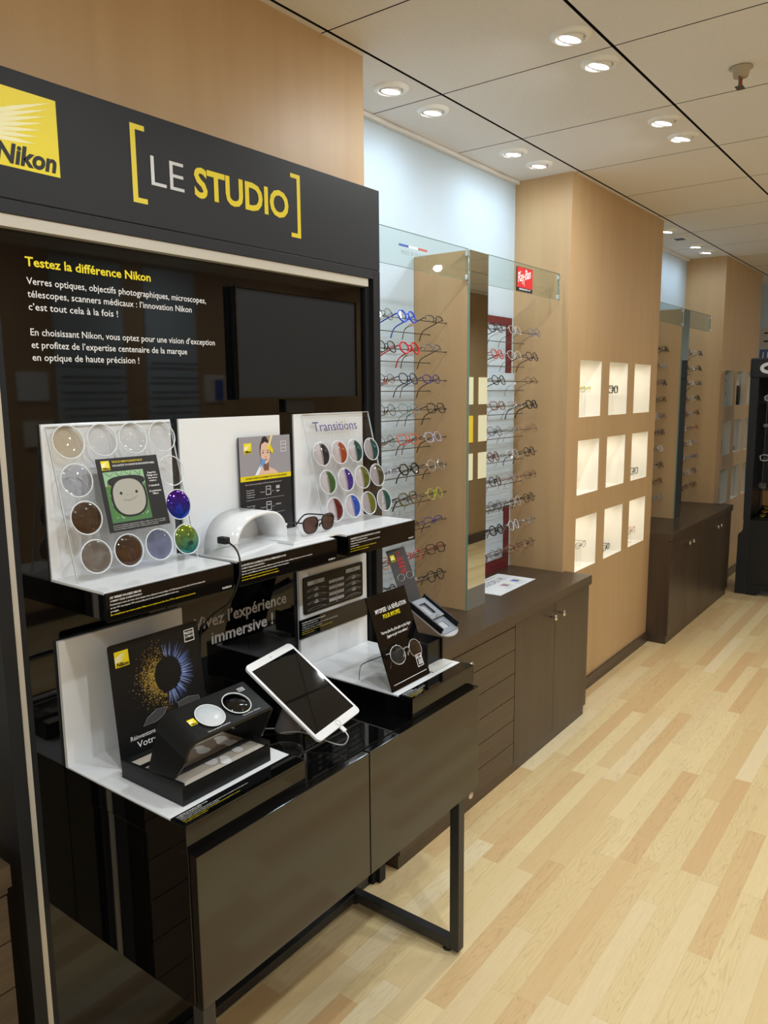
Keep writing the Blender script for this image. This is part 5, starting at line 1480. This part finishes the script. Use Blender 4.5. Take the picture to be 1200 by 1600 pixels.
B = [
    [(3.070, ('panto', 'medium', 'navy', 'black', 'p')), (3.255, ('square', 'thin', 'crystal', 'black', 'w')), (3.452, ('panto', 'thin', 'blue-grey', 'grey'))],
    [(3.090, ('panto', 'medium', 'red', 'black', 'p')), (3.255, ('aviator', 'thin', 'crystal', 'dark grey', 'w')), (3.435, ('panto', 'medium', 'plum', 'black'))],
    [(3.105, ('round', 'medium', 'black', 'black')), (3.430, ('oval', 'thin', 'brown', 'grey', 'w'))],
    [(3.100, ('square', 'medium', 'tortoise', 'white', 'w')), (3.262, ('rectangular', 'thin', 'silver', 'black', 'w')), (3.440, ('square', 'thick', 'black', 'black'))],
    [(3.075, ('panto', 'thin', 'navy', 'black')), (3.255, ('oval', 'thin', 'silver', 'grey')), (3.425, ('aviator', 'thin', 'rose gold', 'rose gold'))],
    [(3.065, ('round', 'medium', 'burgundy', 'black')), (3.250, ('square', 'thin', 'crystal', 'silver')), (3.425, ('panto', 'medium', 'black', 'dark grey'))],
    [(3.085, ('round', 'medium', 'black', 'black')), (3.265, ('square', 'thin', 'silver', 'orange')), (3.440, ('rectangular', 'thin', 'dark grey', 'orange'))],
    [(3.085, ('round', 'thin', 'navy', 'black')), (3.280, ('round', 'thin', 'crystal', 'burgundy')), (3.428, ('panto', 'medium', 'dark brown', 'dark brown'))],
    [(3.100, ('round', 'thick', 'black', 'black')), (3.272, ('round', 'medium', 'crystal', 'grey')), (3.435, ('oval', 'thin', 'silver', 'silver'))],
    [(2.955, ('oval', 'medium', 'black', 'black')), (3.104, ('round', 'thin', 'dark grey', 'amber')), (3.268, ('panto', 'medium', 'tortoise', 'rose gold')), (3.425, ('panto', 'thin', 'brown', 'brown'))],
]
for r, row in enumerate(B):
    for x, d in row:
        hang(r, x, d, 'eyeglasses on the rack right of the near mirror', RB, rad(rj.uniform(-5, 5)))
FARC = ['black', 'silver', 'navy', 'brown', 'grey', 'dark grey', 'crystal', 'black', 'tortoise', 'silver']
FARS = ['square', 'panto', 'round', 'oval', 'rectangular', 'aviator', 'panto', 'round', 'square', 'oval']
for r in range(10):
    hang(r, 5.320, (FARS[(r + 3) % 10], 'thin', FARC[(r + 2) % 10], 'black'), 'eyeglasses in the far alcove beside the niche pillar', 'beside the niche pillar edge', rad(rj.uniform(-5, 5)))
    hang(r, 5.472, (FARS[r], 'medium', FARC[r], FARC[r]), 'eyeglasses in the far alcove beside the niche pillar', 'just before the far mirror', rad(rj.uniform(-5, 5)))
    for k, (x, w_) in enumerate(((6.00, 'touching the far mirror'), (6.17, 'midway in the far alcove'), (6.34, 'touching the far beech pillar'))):
        c = [('navy', 'black', 'black', 'plum', 'burgundy', 'crystal', 'black', 'silver', 'grey', 'brown'), ('white', 'silver', 'white', 'crystal', 'silver', 'grey', 'white', 'silver', 'crystal', 'rose gold'), ('navy', 'black', 'dark grey', 'black', 'burgundy', 'amber', 'silver', 'blue-grey', 'grey', 'dark brown')][k][r]
        hang(r, x, (FARS[(r * 3 + k * 4) % 10], ('medium', 'thin', 'medium')[k], c, c if c != 'white' else 'black', ), 'eyeglasses in the far alcove beyond the far mirror', w_, rad(rj.uniform(-5, 5)))

# wraparound glasses on the white tray
eyeglasses('aviator', 'medium', 'black', 'black', (1.474, 1.322, 1.3000), (0, 0, rad(3)), 'dark-lensed black glasses standing on the white tray beside the arched lamp box', None, lens_m=M_DARKLENS)
# round glasses leaning on the myopia sign
rg = eyeglasses('round', 'thin', 'silver', 'black', (1.595, 1.131, 0.957), (rad(-27), 0, rad(-5)), 'round silver eyeglasses resting against the black myopia sign', None)
rg.scale = (1.12, 1.12, 1.12)
fold = [c for c in rg.children if c.name.startswith('temple')][1]
hx = Vector((0.0228 + 0.009 + 0.0228 + 0.0055, 0.011, 0.01)); Rz = Matrix.Rotation(rad(88), 4, 'Z')
fold.matrix_local = Matrix.Translation(hx) @ Rz @ Matrix.Translation(-hx)      # this temple is folded in
# eyeglasses in the lit niches, on little clear blocks
def block(x, y, z0, h, lab, grp='clear display blocks in the lit niches'):
    t = thing('display_block', lab, 'display block', (x, y, z0), (0, 0, 0), grp)
    part(t, 'block', MB().box((-0.012, -0.010, 0), (0.012, 0.010, h)), M_ACRYL)
    return t
for r, c, shape, thick, col, tcol, h, look in ((0, 0, 'rectangular', 'medium', 'yellow', 'grey', 0.140, 'yellow half-rim eyeglasses in the top niche, first from the worktop'), (0, 1, 'square', 'thick', 'black', 'black', 0.140, 'thick black eyeglasses in the top middle niche'),
                                  (1, 2, 'square', 'medium', 'dark grey', 'dark grey', 0.045, 'dark eyeglasses on a low block in the middle row of niches'), (2, 0, 'oval', 'thin', 'grey', 'grey', 0.115, 'thin grey eyeglasses in the bottom niche, first from the worktop'),
                                  (2, 2, 'round', 'thin', 'amber', 'orange', 0.075, 'thin amber round eyeglasses in the bottom niche, farthest along the pillar')):
    x0, z0 = NX[c][0], NZ[r][0] - 0.004
    xc = NX[c][1] - 0.105
    bz = SHAPES[shape][1]
    block(xc, 1.620, z0, h - bz * 0.2, 'clear block in the %s row of lit niches under the %s eyeglasses' % (('top', 'middle', 'bottom')[r], col))
    eyeglasses(shape, thick, col, tcol, (xc, 1.606, z0 + h + 0.003), (0, 0, rad(-4)), look, 'eyeglasses shown in the lit niches', half=(col == 'yellow'))
for k, (dx, yaw, shape, col) in enumerate(((-0.078, 0, 'panto', 'dark grey'), (0.078, 4, 'rectangular', 'navy'))):
    xc = NX[1][1] - 0.145 + dx
    eyeglasses(shape, 'medium', col, col, (xc, 1.607 + 0.022 * k, NZ[2][0] - 0.004 + max(SHAPES[shape][1], 0.034 - 0.45 * SHAPES[shape][1]) + 0.0030), (0, 0, rad(yaw)), '%s eyeglasses lying in the bottom middle niche, %s of two' % (col, ('first', 'second')[k]), 'eyeglasses shown in the lit niches')

# contents of the far pillar's niches
fh = {(r, c): H2[r * 3 + c] for r in range(3) for c in range(3)}
def nz(r, c): a, e, d, g_ = fh[(r, c)]; return a, e, d - 0.004, g_
a, e, d, g_ = nz(0, 0)
t = thing('niche_picture', 'pale blue picture card with a dark motif in the far pillar niche', 'picture', (a + 0.14, 1.70, d))
part(t, 'card', MB().box((a + 0.10, 1.602, d), (e - 0.03, 1.606, d + 0.25)), mat('card_pale_blue', (178, 198, 210), 0.5), True)
b = MB(); b.disc((0.05, 0.21, 0), 0.012, 16); b.tube([(0.05, 0.12, 0), (0.07, 0.105, 0), (0.06, 0.09, 0)], 0.003, 5, 0, False, 0.3)
part(t, 'motif', on_face(a + 0.11, 1.6015, d, b), M_INK, True)
a, e, d, g_ = nz(0, 1)
t = thing('bottle', 'dark bottle with a white neck in the far pillar niche', 'bottle', (a + 0.185, 1.612, d))
part(t, 'body', MB().lathe([(0.0, 0), (0.032, 0), (0.033, 0.004), (0.033, 0.15), (0.026, 0.17), (0.0, 0.172)], 24), M_INK)
part(t, 'neck', MB().lathe([(0.026, 0.17), (0.014, 0.178), (0.012, 0.21), (0.0, 0.212)], 20), M_WHITEM)
for r, nm in ((1, 'middle'), (2, 'bottom')):
    a, e, d, g_ = nz(r, 0)
    t = thing('niche_card', 'folded grey card propped in the far pillar niche, %s row' % nm, 'card', (a + 0.14, 1.66, d))
    part(t, 'card', MB().prism([(a + 0.13, 1.60, d), (a + 0.24, 1.66, d), (a + 0.24, 1.66, d + 0.23), (a + 0.13, 1.60, d + 0.12)], (0.004, -0.006, 0)), mat('card_slate_' + nm, (150, 158, 170), 0.5), True)
eyeglasses('oval', 'thin', 'dark grey', 'dark grey', (7.22, 1.605, NZ[1][0] - 0.004 + 0.0290), (0, 0, 0), 'small dark eyeglasses lying in the far pillar niche, middle row', None)

# ------------------------------------------------------------------ black sunglasses tower
ot = thing('display_tower', 'tall black sunglasses tower with a white ring emblem on its header', 'display tower', (6.75, 1.0, 0))
TX0, TX1, TY1, TY0 = 6.545, 6.97, 1.345, 0.62
sidep = [(TX0 + 0.01, 1.300, 0.0), (TX0 + 0.01, 1.385, 0.0), (TX0 + 0.01, 1.385, 0.47), (TX0 + 0.01, 1.380, 0.492), (TX0 + 0.01, 1.362, 0.508), (TX0 + 0.01, 1.352, 0.525), (TX0 + 0.01, 1.350, 0.61), (TX0 + 0.01, 1.300, 0.61)]
m_tow = mat('tower_black', (28, 30, 35), 0.42); m_tow2 = mat('tower_panel', (20, 21, 22), 0.5)
part(ot, 'side_cheek', MB().prism(sidep, (TX1 - TX0 - 0.01, 0, 0)), m_tow, True)
part(ot, 'side_cheek', MB().prism([(x, TY0 + TY1 - y + 0.0, z) for x, y, z in sidep], (TX1 - TX0 - 0.01, 0, 0)), m_tow, True)
b = MB(); b.box((TX0 + 0.012, 0.665, 0.09), (TX1, 1.2995, 0.585)); b.box((TX0 + 0.004, 0.665, 0.585), (TX1, 1.2995, 0.61))
part(ot, 'base_cabinet', b, m_tow2, True)
b = MB(); pts = [(TX0 + 0.004, 1.2995, 0.0), (TX0 + 0.004, 1.2995, 0.09), (TX0 + 0.004, 0.6655, 0.09), (TX0 + 0.004, 0.6655, 0.0), (TX0 + 0.004, 0.74, 0.0), (TX0 + 0.004, 0.78, 0.045), (TX0 + 0.004, 1.185, 0.045), (TX0 + 0.004, 1.225, 0.0)]
b.prism(pts, (0.02, 0, 0)); part(ot, 'skirting', b, m_tow2, True)
for y0, y1 in ((1.300, 1.352), (0.613, 0.665)):
    part(ot, 'post', MB().prism([(TX0 + 0.002, y0, 0.61), (TX0 + 0.002, y1, 0.61), (TX0 + 0.002, y1 + (0.012 if y0 > 1 else 0), 1.72), (TX0 + 0.002, y0 - (0.012 if y0 < 1 else 0), 1.72)], (0.36, 0, 0)), m_tow, True)
hdp = part(ot, 'header', MB().box((TX0 - 0.004, 0.600, 1.72), (TX1 - 0.04, 1.368, 1.872), 0, 0.012), m_tow, True)
b = MB(); n = 40
vs = []
for k in range(n):
    a = 2 * PI * k / n; vs.append((0.060 * math.cos(a), 0.042 * math.sin(a), 0)); vs.append((0.033 * math.cos(a), 0.017 * math.sin(a), 0))
b.add(vs, [(2 * k, (2 * k + 2) % (2 * n), (2 * k + 3) % (2 * n), 2 * k + 1) for k in range(n)])
mt_ = Matrix.Translation((TX0 - 0.0048, 1.238, 1.794)) @ Matrix.Rotation(-PI / 2, 4, 'Z') @ Matrix.Rotation(PI / 2, 4, 'X')
part(hdp, 'ring_emblem', b.moved(mt_), M_LETTER, True)
part(ot, 'back_wall', MB().box((TX1 - 0.06, 0.6655, 0.61), (TX1 - 0.045, 1.2995, 1.72)), m_tow2, True)
for z in (0.84, 1.06, 1.31, 1.525):
    part(ot, 'shelf', MB().box((TX0 + 0.05, 0.668, z), (TX1 - 0.062, 1.297, z + 0.008)), M_GLASS, True, 'glass shelf')
part(ot, 'warm_panel', MB().box((TX1 - 0.0615, 0.68, 0.615), (TX1 - 0.0605, 1.29, 0.83)), mat('tower_amber_panel', (176, 126, 66), 0.5), True)
gsun = 'sunglasses on the black tower'
k = 0
for z, lst in ((1.533, (('aviator', 'white', 'cream-framed'),)), (1.318, (('rectangular', 'black', 'black'),)), (1.068, (('wide', 'crystal', 'clear-framed'), ('aviator', 'dark grey', 'grey-framed'))), (0.848, (('wide', 'dark brown', 'dark brown'), ('rectangular', 'grey', 'silver-grey')))):
    for q, (shape, col, nm) in enumerate(lst):
        eyeglasses(shape, 'thick', col, col, (6.64 + 0.03 * q, 1.205 - 0.18 * q, z + max(SHAPES[shape][1], 0.034 - 0.45 * SHAPES[shape][1]) + 0.0075), (0, 0, rad(-78 + 12 * q)), '%s %s sunglasses on the %s shelf of the black tower' % (nm, shape, {1.533: 'top', 1.318: 'second', 1.068: 'third', 0.848: 'lowest'}[z]), gsun, lens_m=M_DARKLENS)
tr_ = thing('lens_tray', 'black sloping tray of gold lenses at the foot of the tower shelves', 'tray', (6.57, 0.98, 0.612))
part(tr_, 'tray', MB().prism([(6.575, 1.270, 0.612), (6.80, 1.270, 0.612), (6.80, 1.270, 0.70), (6.575, 1.270, 0.630)], (0, -0.50, 0)), M_BLACKGLOSS, True)
m_gold = mirror_tint('gold_lens', (196, 170, 60), (150, 120, 40), 0.8)
for i in range(3):
    for j in range(3):
        x, y = 6.61 + 0.07 * i, 1.225 - 0.075 * j
        z = 0.630 + 0.07 * (x - 6.575) / 0.225 + 0.0035
        solo('gold_lens', MB().lathe([(0.0001, 0.004), (0.018, 0.003), (0.027, 0.0), (0.0001, -0.002)], 20), m_gold, 'oval gold lens in the black tray on the tower', 'lens', (x, y, z), (0, -math.atan(0.07 / 0.225), 0), 'gold lenses in the tower tray', world=False)

# posters far down the shop
for z0, z1, nm, cl in ((2.035, 2.235, 'cream poster with blue edge high on the far wall beyond the pillars', (200, 192, 176)), (1.80, 2.025, 'blue poster with pale figures on the far wall under the cream one', (84, 104, 150))):
    t = thing('poster', nm, 'poster', (8.51, 1.2, z0))
    part(t, 'sheet', MB().box((8.50, 0.95, z0), (8.504, 1.700, z1)), mat('poster_tone_%d' % int(z0 * 100), cl, 0.5), True)
    b = MB()
    if z0 > 2:
        rect(b, -0.70, 0.14, -0.64, 0.155, 0, 0.0); rect(b, -0.70, 0.06, -0.65, 0.075, 0, 0.0); rect(b, -0.60, 0, -0.3, 0.20, 1, 0.0)
    else:
        for q in range(5): b.flat([(-0.72 + 0.05 * q, 0.0, 0), (-0.70 + 0.05 * q, 0, 0), (-0.69 + 0.04 * q, 0.2, 0), (-0.70 + 0.04 * q, 0.2, 0)], 2)
    part(t, 'print', b.moved(Matrix.Translation((8.4995, 0.97, z0)) @ Matrix.Rotation(-PI / 2, 4, 'Z') @ Matrix.Rotation(PI / 2, 4, 'X')), [M_INK, mat('poster_blue_%d' % int(z0 * 100), (90, 120, 170), 0.5), M_LETTER], True)
struct('wall_front_partition', MB().box((8.5045, 0.9, 0), (8.56, YW, H + 0.005)), M_WALL)
